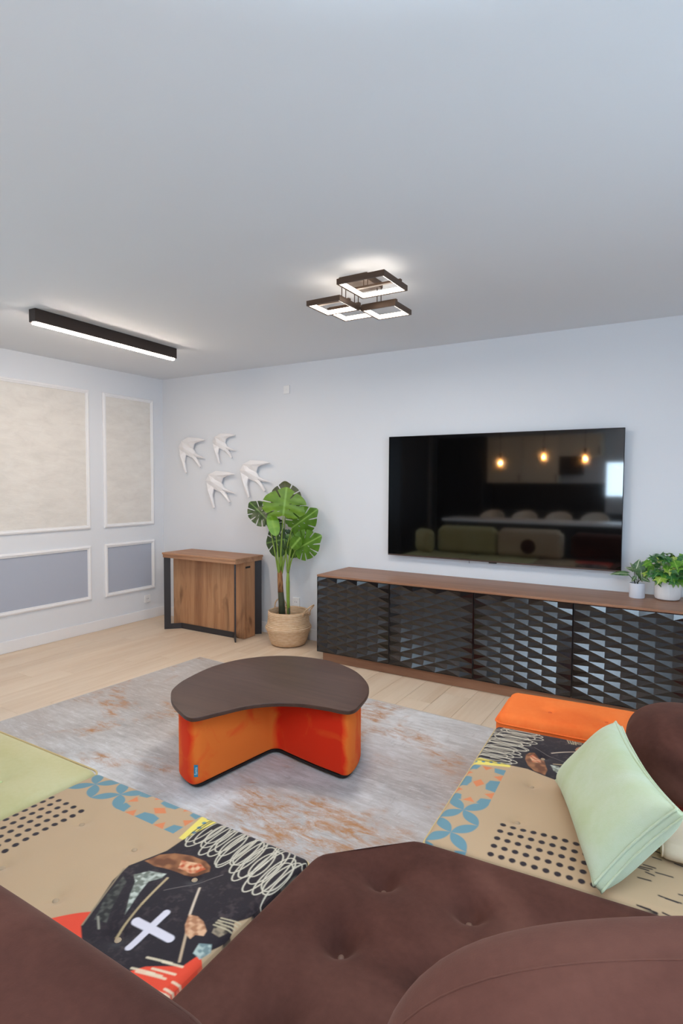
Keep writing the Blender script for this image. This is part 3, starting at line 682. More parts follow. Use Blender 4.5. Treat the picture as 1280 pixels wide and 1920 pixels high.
def piping(parent, w, d, z, m, r=0.004, inset=0.0, rad=0.05):
    pts = []; 
    for cx, cy, a0 in ((1, 1, 0), (-1, 1, PI / 2), (-1, -1, PI), (1, -1, 1.5 * PI)):
        for a in np.linspace(a0, a0 + PI / 2, 7): pts.append((cx * (w / 2 - rad - inset) + rad * math.cos(a), cy * (d / 2 - rad - inset) + rad * math.sin(a), z))
    MB().tube(pts, r, 6, True).build('piping', m, parent, True)
def surf_z(mesh_p, spots):
    return [mesh_p[np.argmin((mesh_p[:, 0] - x) ** 2 + (mesh_p[:, 1] - y) ** 2 - 0.01 * mesh_p[:, 2]), 2] for x, y in spots]
BASE = 0.06
def printed_seat(label, loc, rz, z0):
    t = thing('printed_seat', label, 'sofa seat', (loc[0], loc[1], z0), rz, 'printed seats of the corner sofa')
    obj('cushion', print_mesh, t, (0, 0, 0.05)); piping(t, SW, SDp, 0.05 + 0.345, m_pipe, 0.0032, 0.0008, 0.022); feet(t, SW, SDp)
    for (x, y), z in zip(tl, surf_z(p, tl)): buttons(t, [(x, y)], 0.05 + z - 0.0015, m_button)
    return t
RUGZ = 0.0095
# sitter of the left row faces +y: sitter's left is -x
LSX = 3.098 + SW / 2
printed_seat('beige patchwork-print sofa seat with black painted corner, left of the brown corner seat', (LSX, -3.08 - SDp / 2), 0, RUGZ)
# right row is turned three degrees; sitter faces -x, so local +y (front) -> -x : rotate +90
RR = math.radians(3.1); ua = Vector((-math.sin(RR), math.cos(RR), 0)); va = Vector((math.cos(RR), math.sin(RR), 0)); RO = Vector((4.207, -2.853, 0))
def RP(u_, v_): return RO + ua * u_ + va * v_
c = RP(SW / 2, SDp / 2)
printed_seat('beige patchwork-print sofa seat under the mint pillow', (c.x, c.y), PI / 2 + RR, RUGZ)

def plain_seat(name, label, w, d, h, loc, rz, m, mbtn, tufts, crown=0.012, depth=0.02, rad=0.07, r=0.045, extra=None, group=None, res=0.012):
    t = thing(name, label, 'sofa seat', loc, rz, group)
    pp, FF, qq = cube_grid(w, d, h, r, int(w / res), int(d / res), max(8, int(h / 0.03)), seat_shape(extra, w, d, tufts, depth, rad, crown, h))
    obj('cushion', np_mesh('cushion', pp, FF, m), t, (0, 0, 0.05)); feet(t, w, d)
    for (x, y), z in zip(tufts, surf_z(pp, tufts)): buttons(t, [(x, y)], 0.05 + z - 0.001, mbtn)
    return t, pp
GW = 0.885
gt, _ = plain_seat('green_seat', 'pale green tufted sofa seat left of the printed seat', GW, SDp, 0.36, (3.098 - 0.006 - GW / 2, -3.06 - SDp / 2, RUGZ), 0, m_green, m_button_g, [(x, y) for x in (-0.22, 0.01, 0.22) for y in (0.22, 0, -0.22)], depth=0.018)
piping(gt, GW, SDp, 0.05 + 0.343, m_pipe, 0.0035, -0.0005, 0.045)
gt2, _ = plain_seat('green_seat', 'pale green tufted sofa seat below the green backrest, mirrored in the television', GW, SDp, 0.36, (3.098 - 0.022 - GW * 1.5, -3.06 - SDp / 2, RUGZ), 0, m_green, m_button_g, [(x, y) for x in (-0.22, 0.01, 0.22) for y in (0.22, 0, -0.22)], depth=0.018)
piping(gt2, GW, SDp, 0.05 + 0.343, m_pipe, 0.0035, -0.0005, 0.045)
# corner seat: square with a cut front corner, far edge following the turned right row
CX0, CX1, CY0, CY1 = 3.995, 5.12, -3.99, -2.863
CW, CD = CX1 - CX0, CY1 - CY0
def corner_cut(p, q):
    a = p[:, 0] + CW / 2; b = CD / 2 - p[:, 1]; cut = 0.235
    s_ = np.clip(cut - a - b, 0, None) / 2; p[:, 0] += s_; p[:, 1] -= s_
    k = np.clip((p[:, 1] + CD / 2) / CD, 0, 1); p[:, 1] += k * 0.054 * np.clip(p[:, 0] + CW / 2 - 0.21, 0, None) - k * 0.004
    return p
ct = [(4.19, -3.05), (4.415, -3.055), (4.205, -3.285), (4.43, -3.285), (4.655, -3.06), (4.655, -3.285), (4.205, -3.52), (4.43, -3.52), (4.88, -3.06), (4.88, -3.285)]
cs, _ = plain_seat('corner_seat', 'dark brown tufted corner sofa seat with a cut front corner', CW, CD, 0.374, ((CX0 + CX1) / 2, (CY0 + CY1) / 2, RUGZ), 0, m_brown, m_button_b, [(x - (CX0 + CX1) / 2, y - (CY0 + CY1) / 2) for x, y in ct], crown=0.028, depth=0.07, rad=0.10, r=0.032, extra=corner_cut)
# orange arm
OW, OD = 0.90, 0.335
c = RP(0.902 + 0.006 + OD / 2, -0.012 + OW / 2)
oa, _ = plain_seat('orange_arm', 'bright orange tufted sofa arm at the far end of the sofa', OW, OD, 0.396, (c.x, c.y, RUGZ), RR, m_orange, m_button_o, [(x, -0.01) for x in (-0.25, -0.03, 0.19)], crown=0.01, depth=0.02, rad=0.06, r=0.04)
piping(oa, OW, OD, 0.05 + 0.363, m_orange, 0.0035, -0.0012, 0.04)
oa['category'] = 'sofa arm'

def back_cushion(name, label, cat, w, d, h, r, loc, rz, m, tilt=0, rc=0.12, bulge=0.04, seam=None, parts=True, mid_seam=False):
    """plump upright cushion: rounded silhouette corners rc, bulging faces; w along x, d thick, h tall"""
    t = thing(name, label, cat, loc, rz)
    def post(p, q):
        # round the silhouette in x-z
        hx, hz = w / 2, h / 2; x = p[:, 0]; z = p[:, 2] - hz
        ax = np.abs(x) - (hx - rc); az = np.abs(z) - (hz - rc); m_ = (ax > 0) & (az > 0) & (z > 0)
        L_ = np.hypot(ax, az); Lm = np.maximum(ax, az); f_ = np.where(m_ & (L_ > 1e-6), Lm / np.maximum(L_, 1e-6), 1)
        p[:, 0] = np.where(m_, np.sign(x) * (hx - rc + ax * f_), x); p[:, 2] = np.where(m_, hz + np.sign(z) * (hz - rc + az * f_), p[:, 2])
        ed = np.clip(1 - (p[:, 0] / hx) ** 2, 0, 1) * np.clip(1 - ((p[:, 2] - hz) / hz) ** 2, 0, 1)
        p[:, 1] += np.sign(p[:, 1]) * bulge * ed ** 0.6 * np.clip(np.abs(p[:, 1]) / (d / 2), 0, 1)
        return p
    pp, FF, qq = cube_grid(w, d, h, r, int(w / 0.014), max(8, int(d / 0.014)), int(h / 0.014), post)
    body = obj('cushion_body', np_mesh('cushion_body', pp, FF, m), t)
    if parts:
        hx, hz = w / 2, h / 2
        for sy in (-1, 1):
            pts = []
            e = r * 0.29
            for cx, cz, a0, rr_ in ((1, 1, 0, rc), (-1, 1, PI / 2, rc), (-1, -1, PI, r), (1, -1, 1.5 * PI, r)):
                for a in np.linspace(a0, a0 + PI / 2, 8): pts.append((cx * (hx - rr_) + (rr_ - e) * math.cos(a), sy * (d / 2 - e), hz + cz * (hz - rr_) + (rr_ - e) * math.sin(a)))
            MB().tube(pts, 0.0028, 6, True).build('seam_piping', seam or m, t, True)
    if mid_seam or not parts:
        hx, hz = w / 2, h / 2; pts = []
        for cx, cz, a0, rr_ in ((1, 1, 0, rc), (-1, 1, PI / 2, rc), (-1, -1, PI, r * 0.9), (1, -1, 1.5 * PI, r * 0.9)):
            for a in np.linspace(a0, a0 + PI / 2, 10): pts.append((cx * (hx - rr_) + (rr_ - 0.001) * math.cos(a), (0.0 if mid_seam else -d * 0.12), hz + cz * (hz - rr_) + (rr_ - 0.001) * math.sin(a)))
        MB().tube(pts, 0.0025, 6, True).build('seam_piping', seam or m, t, True)
    if tilt: t.rotation_euler = (tilt, 0, rz)
    return t
def puff_cushion(name, label, cat, w, d, h, loc, rz, m, n_=3.2, mexp=4.0, seam=None, seam_r=0.0026):
    """plump upright cushion: superellipse outline in x-z, two bulging faces meeting at a seam"""
    t = thing(name, label, cat, loc, rz); NS, NT_ = 22, 96; vs = []; fs = []
    prof = [math.sin(k / NS * PI / 2) for k in range(NS + 1)]
    for side in (1, -1):
        for k, s_ in enumerate(prof):
            for i in range(NT_):
                a = 2 * PI * i / NT_; ca, sa = math.cos(a), math.sin(a)
                e = n_ if sa >= 0 else 6.0; rr_ = (abs(ca) ** e + abs(sa) ** e) ** (-1 / e)
                y = side * d / 2 * max(0.0, 1 - s_ ** mexp) ** 0.5
                wr = 0.0 if k in (0, NS) else 0.0025 * math.sin(7 * a + 3 * s_) * s_
                vs.append((s_ * rr_ * ca * w / 2, y + side * wr, h / 2 + s_ * rr_ * sa * h / 2))
    for si in range(2):
        o = si * (NS + 1) * NT_
        for k in range(NS):
            for i in range(NT_):
                j = (i + 1) % NT_; q = (o + k * NT_ + i, o + k * NT_ + j, o + (k + 1) * NT_ + j, o + (k + 1) * NT_ + i); fs.append(q if si else q[::-1])
    bm = bmesh.new(); me = bpy.data.meshes.new('cushion_body'); me.from_pydata(vs, [], fs); bm.from_mesh(me)
    bmesh.ops.remove_doubles(bm, verts=bm.verts[:], dist=1e-5); bm.to_mesh(me); bm.free(); me.materials.append(m); smooth_mesh(me); obj('cushion_body', me, t)
    o = NS * NT_
    MB().tube([vs[o + i] for i in range(NT_)], seam_r, 6, True).build('seam_piping', seam or m, t, True)
    return t
SZ = RUGZ + 0.05 + 0.36 + 0.014
back_cushion('backrest', 'brown velvet backrest cushion at the bottom left, seen from behind', 'backrest', 0.93, 0.20, 0.318, 0.06, (3.94, -3.925, SZ + 0.03), 0, m_brown, rc=0.10, bulge=0.02)
br = math.radians(27)
puff_cushion('backrest', 'big rounded brown velvet backrest at the bottom right, nearest the camera', 'backrest', 0.98, 0.30, 0.465, (4.985, -3.58, SZ + 0.036), br, m_brown, 3.0, 4.5, seam_r=0.0012)
puff_cushion('backrest', 'plump brown velvet cushion with rounded top in front of the orange arm', 'backrest', 0.46, 0.36, 0.235, (4.838, -2.135, SZ + 0.004), PI / 2 + RR, m_brown, 2.5, 2.6)
back_cushion('flat_cushion', 'flat beige cushion mostly hidden behind the mint pillow', 'cushion', 0.20, 0.30, 0.042, 0.02, (4.93, -2.52, SZ), PI / 2 + RR, m_beige, rc=0.02, bulge=0.0)
# backrests of the left row, facing the television
back_cushion('backrest', 'pale green backrest behind the green seat, mirrored in the television', 'backrest', 0.86, 0.19, 0.38, 0.06, (2.08, -3.86, SZ), 0, m_green, rc=0.10, bulge=0.02)
bb = back_cushion('backrest', 'beige backrest with a brown disc, mirrored in the television', 'backrest', 0.86, 0.19, 0.38, 0.06, (2.955, -3.86, SZ), 0, m_beige, rc=0.10, bulge=0.02)
MB().lathe([(0.10, 0.0), (0.10, 0.004), (0.094, 0.006)], 40).build('printed_disc', m_brown, bb).matrix_local = Matrix.Translation((0.0, 0.111, 0.15)) @ Matrix.Rotation(-PI / 2, 4, 'X')
puff_cushion('scatter_cushion', 'pale green scatter cushion beside the green backrest, mirrored in the television', 'cushion', 0.36, 0.16, 0.33, (1.52, -3.62, SZ + 0.006), 0.5, m_green, 4.0, 3.0)

# mint pillow with gusset
pl = thing('lumbar_pillow', 'mint green plush pillow leaning against the cushions on the right', 'pillow', (0, 0, 0))
B_ = Vector((4.657, -2.816, 0.462)); L_ = Vector((4.488, -2.366, 0.462)); D_ = Vector((0.172, 0.0, 0.19))
ex = (L_ - B_); PWd = ex.length; ex.normalize(); ez = D_ - ex * D_.dot(ex); PHt = ez.length; ez.normalize(); ey = ez.cross(ex)   # ey points away from viewer side
cen = (B_ + L_) / 2 + D_ / 2
NP = 46
def pillow_pts(side):
    vs = []
    for j in range(NP + 1):
        for i in range(NP + 1):
            a = i / NP * 2 - 1; b = j / NP * 2 - 1
            pin = 0.10
            xx = a * (PWd / 2 + 0.012) * (1 - pin * (1 - b * b) * abs(a) ** 3 * 0.6); zz = b * (PHt / 2 + 0.012) * (1 - pin * 1.3 * (1 - a * a) * abs(b) ** 3)
            th = 0.012 + 0.062 * (max(0, 1 - a ** 4) * max(0, 1 - b ** 4)) ** 0.55
            wr = 0.003 * math.sin(5 * a + 3 * b) * (1 - abs(a)) * (1 - abs(b))
            vs.append((cen + ex * xx + ez * zz + ey * side * (th + wr))[:])
    return vs
n1 = (NP + 1) ** 2
vs = pillow_pts(1) + pillow_pts(-1); fs = []
idx = lambda i, j, s: s * n1 + j * (NP + 1) + i
for j in range(NP):
    for i in range(NP):
        fs.append((idx(i, j, 0), idx(i, j + 1, 0), idx(i + 1, j + 1, 0), idx(i + 1, j, 0))); fs.append((idx(i, j, 1), idx(i + 1, j, 1), idx(i + 1, j + 1, 1), idx(i, j + 1, 1)))
ring = [(i, 0) for i in range(NP)] + [(NP, j) for j in range(NP)] + [(i, NP) for i in range(NP, 0, -1)] + [(0, j) for j in range(NP, 0, -1)]
for k in range(len(ring)):
    a, b = ring[k], ring[(k + 1) % len(ring)]; fs.append((idx(*a, 0), idx(*b, 0), idx(*b, 1), idx(*a, 1)))
pl.location = (B_ + L_) / 2
off = (B_ + L_) / 2
mb = MB().add([(Vector(v) - off)[:] for v in vs], fs); mb.build('pillow_body', m_mint, pl, True)
for s in (0, 1):
    mb = MB(); mb.tube([(Vector(vs[idx(*k, s)]) - off)[:] for k in ring], 0.0035, 6, True); mb.build('seam_piping', m_mint, pl, True)

# ------------------------------------------------------------------ monstera in a basket
def leaf_mesh(name, outline, m, holes=(), curl=0.25, droop=0.3, step=0.07, fold=0.12):
    """flat outline (unit size, midrib along +y from the origin), cut, triangulated and bent"""
    def inside(pt, pg):
        r = False
        for i in range(len(pg)):
            (x1, y1), (x2, y2) = pg[i - 1], pg[i]
            if (y1 > pt[1]) != (y2 > pt[1]) and pt[0] < (x2 - x1) * (pt[1] - y1) / (y2 - y1) + x1: r = not r
        return r
    vs = [Vector(p_) for p_ in outline]; es = [(i, (i + 1) % len(outline)) for i in range(len(outline))]
    for hl in holes:
        o = len(vs); vs += [Vector(p_) for p_ in hl]; es += [(o + i, o + (i + 1) % len(hl)) for i in range(len(hl))]
    y = -0.4
    while y < 1.1:
        x = -0.7
        while x < 0.7:
            if inside((x, y), outline) and not any(inside((x, y), h_) for h_ in holes): vs.append(Vector((x, y)))
            x += step
        y += step
    r = delaunay_2d_cdt(vs, es, [], 0, 1e-5); V, FF = r[0], r[2]; fs = []
    for f in FF:
        c = sum((V[i] for i in f), Vector((0, 0))) / len(f)
        if inside(c, outline) and not any(inside(c, h_) for h_ in holes): fs.append(tuple(f))
    me = bpy.data.meshes.new(name)
    me.from_pydata([(p_.x, p_.y, fold * abs(p_.x) - curl * p_.x * p_.x - droop * max(p_.y, 0) ** 2 + 0.008 * math.sin(p_.y * 22 + abs(p_.x) * 9)) for p_ in V], [], fs)
    me.materials.append(m); me.update(); smooth_mesh(me); return me
def monstera_outline(seed, cuts=5, deep=0.55):
    rnd = random.Random(seed); pts = []
    def R(a):   # polar radius about (0, .38); a measured from the tip
        k = abs(a) / PI; return 0.56 * (1 - 0.18 * k) + 0.10 * math.exp(-(a / 0.25) ** 2) + (0.05 if 0.6 < k < 0.85 else 0)
    cen_ = (0, 0.36); half = []
    ang = [0.0]; N_ = 60
    cutA = [0.45 + i * (1.95 / max(cuts - 1, 1)) + rnd.uniform(-0.06, 0.06) for i in range(cuts)]
    for i in range(1, N_): ang.append(i / N_ * 2.95)
    for a in ang:
        rr_ = R(a); near = min(cutA, key=lambda c_: abs(c_ - a)); d = abs(near - a)
        half.append((a, rr_, d))
    side = []
    done = set()
    for a, rr_, d in half:
        near = min(cutA, key=lambda c_: abs(c_ - a))
        if d < 0.042:
            if near in done: continue
            done.add(near); dp = deep * rnd.uniform(0.75, 1.1)
            for aa_, r_ in ((near - 0.042, rr_ * 0.99), (near - 0.05, rr_ * (1 - dp * 0.8)), (near, rr_ * (1 - dp)), (near + 0.045, rr_ * (1 - dp * 0.8)), (near + 0.042, rr_ * 0.98)): side.append((aa_, r_))
        else: side.append((a, rr_))
    right = [(cen_[0] + r_ * math.sin(a) * 0.92, cen_[1] + r_ * math.cos(a)) for a, r_ in side]
    left = [(-x * rnd.uniform(0.97, 1.0), y) for x, y in right[1:]]
    return right + [(0.0, -0.02)] + left[::-1]
def holes_for(seed, k=4):
    rnd = random.Random(seed); hs = []
    for i in range(k):
        sx = 1 if i % 2 else -1; y = 0.12 + 0.11 * i + rnd.uniform(-0.02, 0.02); x = sx * rnd.uniform(0.09, 0.13); a = sx * 0.5
        hs.append([(x + 0.035 * math.cos(t_) * math.cos(a) - 0.014 * math.sin(t_) * math.sin(a), y + 0.035 * math.cos(t_) * abs(math.sin(a)) + 0.014 * math.sin(t_) * math.cos(a)) for t_ in np.linspace(0, 2 * PI, 7)[:-1]])
    return hs
def leafmat(name, cols, vein=None):
    m = mat(name, cols[1], 0.4, spec=0.45); n = NT(m); f = n.noise(n.coord(), 3.5, 3)
    col = n.ramp(f, [(0.3, cols[0]), (0.5, cols[1]), (0.7, cols[2])])
    sp = n.n('ShaderNodeSeparateXYZ'); n.l(n.coord(), sp.inputs[0]); ab = n.n('ShaderNodeMath', operation='ABSOLUTE'); n.l(sp.outputs[0], ab.inputs[0])
    vn = n.ramp(ab.outputs[0], [(0.0, 1.0), (0.016, 0.6), (0.03, 0.0)])
    n.color(n.mix(vn, col, vein or cols[2])); n.b.inputs['Subsurface Weight'].default_value = 0.0; return m
m_leaf_l = leafmat('bright_leaf', ('567a12', '658a16', '769a22'), '8bb050'); m_leaf_d = leafmat('dark_leaf', ('20340e', '2c4815', '3b5c1c'), '6b8f45')
m_leaf_m = leafmat('mid_leaf', ('40640f', '4d7613', '5c861c'), '86ab50'); m_leaf_b = leafmat('brownish_leaf', ('3a3a1c', '464a22', '54582a'))
m_leaf_y = leafmat('young_leaf', ('5f8f1c', '6f9e22', '7fab2c'))
m_stem = mat('green_stem', '7f9a3a', 0.5); m_stem_d = mat('dark_stem', '3c3f2a', 0.7); m_sheath = mat('brown_sheath', '8a5f3c', 0.8)
n = NT(m_sheath); n.color(n.ramp(n.noise(n.coord(scale=(30, 30, 6)), 2, 4), [(0.35, '5a2f22'), (0.5, '96683f'), (0.7, 'a87b4e')]))
m_bask = mat('woven_seagrass', 'c9a47a', 0.85); n = NT(m_bask)
wv = n.n('ShaderNodeTexWave', wave_type='BANDS', bands_direction='Z', i_Scale=22.0, i_Distortion=1.5); n.l(n.coord(), wv.inputs[0]); br_ = n.noise(n.coord(scale=(1, 1, 2)), 26, 4)
n.color(n.mix(0.5, n.ramp(br_, [(0.3, 'c49c76'), (0.5, 'd6b492'), (0.7, 'e4caac')]), n.ramp(wv.outputs[1], [(0.2, 'c8a27c'), (0.8, 'e0c4a0')]))); n.bump(n.mix(0.5, wv.outputs[1], br_), 0.6, 0.008)
BX, BY = 1.812, -0.222
bk = thing('seagrass_basket', 'round woven seagrass basket holding the monstera plant', 'basket', (BX, BY, 0))
prof = [(0.002, 0.0005), (0.12, 0.0005), (0.150, 0.012), (0.168, 0.05), (0.178, 0.095), (0.190, 0.130), (0.203, 0.150), (0.203, 0.163), (0.188, 0.185), (0.182, 0.23), (0.180, 0.275), (0.178, 0.300), (0.172, 0.303), (0.169, 0.298), (0.170, 0.23), (0.172, 0.12), (0.14, 0.03), (0.002, 0.028)]
MB().lathe(prof, 48, caps=False).build('woven_body', m_bask, bk, True)
for sgn, a0, lean in ((1, math.radians(5), 0.10), (-1, math.radians(150), 0.02)):
    ca, sa = math.cos(a0), math.sin(a0); pts = []
    for t_ in np.linspace(0, PI, 16):
        off = 0.055 * math.cos(t_); r_ = 0.178 + lean * math.sin(t_) * 0.7; zz = 0.295 + 0.075 * math.sin(t_) ** 0.8 - (0.02 if t_ in (0, PI) else 0)
        pts.append((r_ * ca - off * sa, r_ * sa + off * ca, zz))
    MB().tube(pts, 0.006, 8).build('handle', m_bask, bk, True)
    MB().lathe([(0.008, 0), (0.014, 0.002), (0.008, 0.005)], 14).build('handle_eyelet', m_bask, bk).matrix_local = Matrix.Translation((0.182 * ca - 0.055 * sa, 0.182 * sa + 0.055 * ca, 0.275)) @ Matrix.Rotation(a0, 4, 'Z') @ Matrix.Rotation(PI / 2, 4, 'Y')
ms = thing('monstera_plant', 'tall monstera plant with split leaves in a seagrass basket', 'plant', (BX, BY, 0.0295))
def G(x, z, y=-0.25): return Vector((x - BX, y - BY, z - 0.0295))
MB().lathe([(0.12, 0.0), (0.15, 0.14), (0.15, 0.18)], 28).build('inner_pot', m_black, ms)
MB().lathe([(0.138, 0.1805), (0.135, 0.192), (0.002, 0.196)], 28, caps=False).build('soil', mat('potting_soil', '3a281e', 0.95), ms)
MB().tube([G(1.765, 0.215), G(1.758, 0.36), G(1.748, 0.46)], [0.030, 0.028, 0.025], 14).build('trunk', m_stem_d, ms, True)
MB().tube([G(1.7475, 0.461), G(1.742, 0.55), G(1.738, 0.63), G(1.733, 0.665)], [0.0255, 0.024, 0.022, 0.010], 14).build('sheath', m_sheath, ms, True)
MB().tube([G(1.84, 0.20), G(1.828, 0.40), G(1.826, 0.55), G(1.827, 0.655)], [0.012, 0.015, 0.017, 0.010], 12).build('side_shoot', m_stem, ms, True)
MB().tube([G(1.86, 0.20, -0.27), G(1.858, 0.335, -0.275)], 0.008, 8).build('stake', m_stem_d, ms, True)
cache_l = {}
def leaf_of(kind, m):
    if (kind, m.name) not in cache_l:
        cache_l[(kind, m.name)] = leaf_mesh('leaf', monstera_outline(kind, 3 + kind % 3, 0.55), m, holes_for(kind), curl=0.35, droop=0.16) if kind < 50 else leaf_mesh('leaf', [(0.13 * math.sin(t_) * (1 if True else 0), 0.5 - 0.5 * math.cos(t_)) for t_ in np.linspace(0, 2 * PI, 30)[:-1]], m, (), 1.5, 0.1)
    return cache_l[(kind, m.name)]
view = Vector((0.60, -0.80, 0.12)).normalized()
def leaf(kind, m, base, tip, y0, length, width, tilt=0.0, lean=0.0, y1=None, stem_from=None):
    b = G(base[0], base[1], y0); tpt = G(tip[0], tip[1], y0 if y1 is None else y1); mid = (tpt - b).normalized()
    nrm = (view + Vector((0, 0, tilt)) + Vector((lean, 0, 0))); nrm = (nrm - mid * nrm.dot(mid)).normalized(); xx = mid.cross(nrm)
    o = obj('leaf', leaf_of(kind, m), ms); o.matrix_local = Matrix.Translation(b) @ Matrix((xx, mid, nrm)).transposed().to_4x4() @ Matrix.Diagonal((width, length, length, 1))
    if stem_from is not None:
        s0 = G(*stem_from); c1 = s0.lerp(b, 0.5) + Vector((0, 0, 0.06)); pts = [s0.lerp(c1, t_).lerp(c1.lerp(b, t_), t_) for t_ in np.linspace(0, 1, 9)]
        MB().tube(pts, [0.009 - 0.0055 * i / 8 for i in range(9)], 8).build('stalk', m_stem, ms, True)
TS = (1.738, 0.62, -0.25); SS = (1.827, 0.63, -0.25)
leaf(3, m_leaf_l, (1.812, 1.145), (1.845, 1.37), -0.30, 0.235, 0.405, 0.35, 0.0, None, TS)
leaf(4, m_leaf_b, (1.745, 1.20), (1.735, 1.40), -0.17, 0.235, 0.30, 0.2, 0, None, (1.745, 0.64, -0.235))
leaf(5, m_leaf_d, (1.600, 1.085), (1.395, 1.25), -0.24, 0.285, 0.235, 0.2, 0, None, (1.73, 0.60, -0.25))
leaf(60, m_leaf_y, (1.742, 0.96), (1.690, 1.15), -0.31, 0.215, 0.42, 0.3, 0.2, None, (1.74, 0.60, -0.26))
leaf(7, m_leaf_m, (1.835, 1.03), (2.10, 1.20), -0.20, 0.285, 0.27, 0.0, 0, None, (1.75, 0.62, -0.24))
leaf(8, m_leaf_m, (1.905, 0.845), (2.13, 0.965), -0.24, 0.265, 0.275, 0.1, 0, None, SS)
leaf(9, m_leaf_d, (1.765, 0.925), (1.54, 0.88), -0.22, 0.235, 0.32, 0.1, 0, None, (1.815, 0.64, -0.24))
leaf(10, m_leaf_d, (1.64, 1.10), (1.555, 0.985), -0.16, 0.15, 0.17, 0.0, 0, None, (1.74, 0.61, -0.235))
leaf(11, m_leaf_m, (1.80, 0.96), (1.845, 0.79), -0.17, 0.20, 0.22, 0.0, 0, None, (1.82, 0.64, -0.235))
leaf(61, m_leaf_m, (1.885, 0.86), (1.975, 0.955), -0.28, 0.13, 0.42, 0.2, 0, None, (1.832, 0.64, -0.255))
leaf(12, m_leaf_d, (1.79, 0.99), (1.80, 0.80), -0.15, 0.24, 0.20, 0.0, 0, None, None)

# ------------------------------------------------------------------ pot plants on the sideboard
m_potA = mat('pale_blue_ceramic', 'd9dce4', 0.5); m_potB = mat('ribbed_white_ceramic', 'e2dedd', 0.55)
m_ivy = leafmat('ivy_leaf', ('4a8022', '5e9428', '79a93a'), 'a2bf5c'); m_ivy2 = leafmat('ivy_leaf_dark', ('2c6230', '3a7038', '4a7f40'), '7f9f62'); m_ivy3 = leafmat('ivy_leaf_young', ('86a83a', '9fba4c', 'bdc878'), 'd8d8a0')
m_arrow = leafmat('variegated_leaf', ('2d4a2c', '4a6a3c', '86966c'), 'cfd3b8')
soilm = mat('dark_soil', '2e2220', 0.95)
t = thing('potted_arrowhead_plant', 'small pale ceramic pot with a few variegated arrow-shaped leaves', 'potted plant', (4.543, -0.185, 0.7005))
MB().lathe([(0.002, 0), (0.044, 0), (0.046, 0.004), (0.046, 0.092), (0.044, 0.094), (0.041, 0.092), (0.041, 0.08), (0.002, 0.078)], 32, caps=False).build('pot', m_potA, t, True, 40)
MB().lathe([(0.0405, 0.0805), (0.002, 0.0845)], 20, caps=False).build('soil', soilm, t)
arrow = leaf_mesh('leaf', [(0, 1), (0.12, 0.75), (0.24, 0.42), (0.27, 0.15), (0.2, -0.05), (0.1, -0.14), (0.02, 0.02), (-0.02, 0.02), (-0.1, -0.14), (-0.2, -0.05), (-0.27, 0.15), (-0.24, 0.42), (-0.12, 0.75)], m_arrow, (), 0.8, 0.35, 0.09, 0.25)
def small_leaf(root, me, base, tip, nrm, length, width, stem_r=0.0022, s0=(0, 0, 0.08), ms_=None):
    b = Vector(base); mid = (Vector(tip) - b).normalized(); nn = Vector(nrm); nn = (nn - mid * nn.dot(mid)).normalized(); xx = mid.cross(nn)
    o = obj('leaf', me, root); o.matrix_local = Matrix.Translation(b) @ Matrix((xx, mid, nn)).transposed().to_4x4() @ Matrix.Diagonal((width, length, length, 1))
    if stem_r:
        c1 = Vector(s0).lerp(b, 0.5) + Vector((0, 0, 0.012)); pts = [Vector(s0).lerp(c1, q_).lerp(c1.lerp(b, q_), q_) for q_ in np.linspace(0, 1, 6)]
        MB().tube(pts, stem_r, 6).build('stalk', ms_ or m_stem_d, root, True)
vn = (0.25, -0.9, 0.35)
for base, tip, ln, wd, nr in (((-0.055, -0.02, 0.150), (-0.16, -0.05, 0.165), 0.105, 0.085, (0, -0.6, 0.8)), ((0.012, -0.01, 0.215), (0.035, -0.02, 0.12), 0.115, 0.15, vn), ((-0.012, -0.02, 0.17), (0.01, -0.03, 0.235), 0.08, 0.12, vn), ((-0.02, 0, 0.175), (-0.075, -0.01, 0.195), 0.055, 0.05, vn), ((-0.02, 0, 0.19), (-0.045, 0, 0.225), 0.04, 0.035, vn), ((-0.01, -0.02, 0.135), (-0.03, -0.03, 0.10), 0.04, 0.05, vn), ((0.03, -0.01, 0.13), (0.07, -0.02, 0.115), 0.05, 0.06, vn)):
    small_leaf(t, arrow, base, tip, nr, ln, wd, s0=(random.uniform(-0.015, 0.015), random.uniform(-0.01, 0.01), 0.083))
t = thing('potted_ivy', 'white ribbed pot overflowing with bright green ivy leaves', 'potted plant', (4.712, -0.150, 0.7005))
mb = MB(); nr_ = 96; prof = [(0.055, 0), (0.068, 0.006), (0.073, 0.018), (0.074, 0.115), (0.072, 0.120), (0.068, 0.118), (0.067, 0.10), (0.002, 0.098)]
vs = []; fs = []
for k, (r_, z) in enumerate(prof):
    for i in range(nr_):
        a = 2 * PI * i / nr_; rr_ = r_ * (1 + (0.012 if i % 3 == 0 and 1 < k < 4 else 0)); vs.append((rr_ * math.cos(a), rr_ * math.sin(a), z))
for k in range(len(prof) - 1):
    for i in range(nr_): j = (i + 1) % nr_; fs.append((k * nr_ + i, k * nr_ + j, (k + 1) * nr_ + j, (k + 1) * nr_ + i))
fs.append(tuple(reversed(range(nr_)))); mb.add(vs, fs).build('pot', m_potB, t, True, 35)
MB().lathe([(0.066, 0.1005), (0.002, 0.106)], 20, caps=False).build('soil', soilm, t)
ivo = [(0, 1), (0.1, 0.72), (0.2, 0.62), (0.46, 0.66), (0.34, 0.42), (0.5, 0.1), (0.22, 0.06), (0.12, -0.1), (0.02, 0.0), (-0.02, 0.0), (-0.12, -0.1), (-0.22, 0.06), (-0.5, 0.1), (-0.34, 0.42), (-0.46, 0.66), (-0.2, 0.62), (-0.1, 0.72)]
ivs = [leaf_mesh('leaf', ivo, m_, (), 0.6, 0.3, 0.11, 0.2) for m_ in (m_ivy, m_ivy2, m_ivy3)]
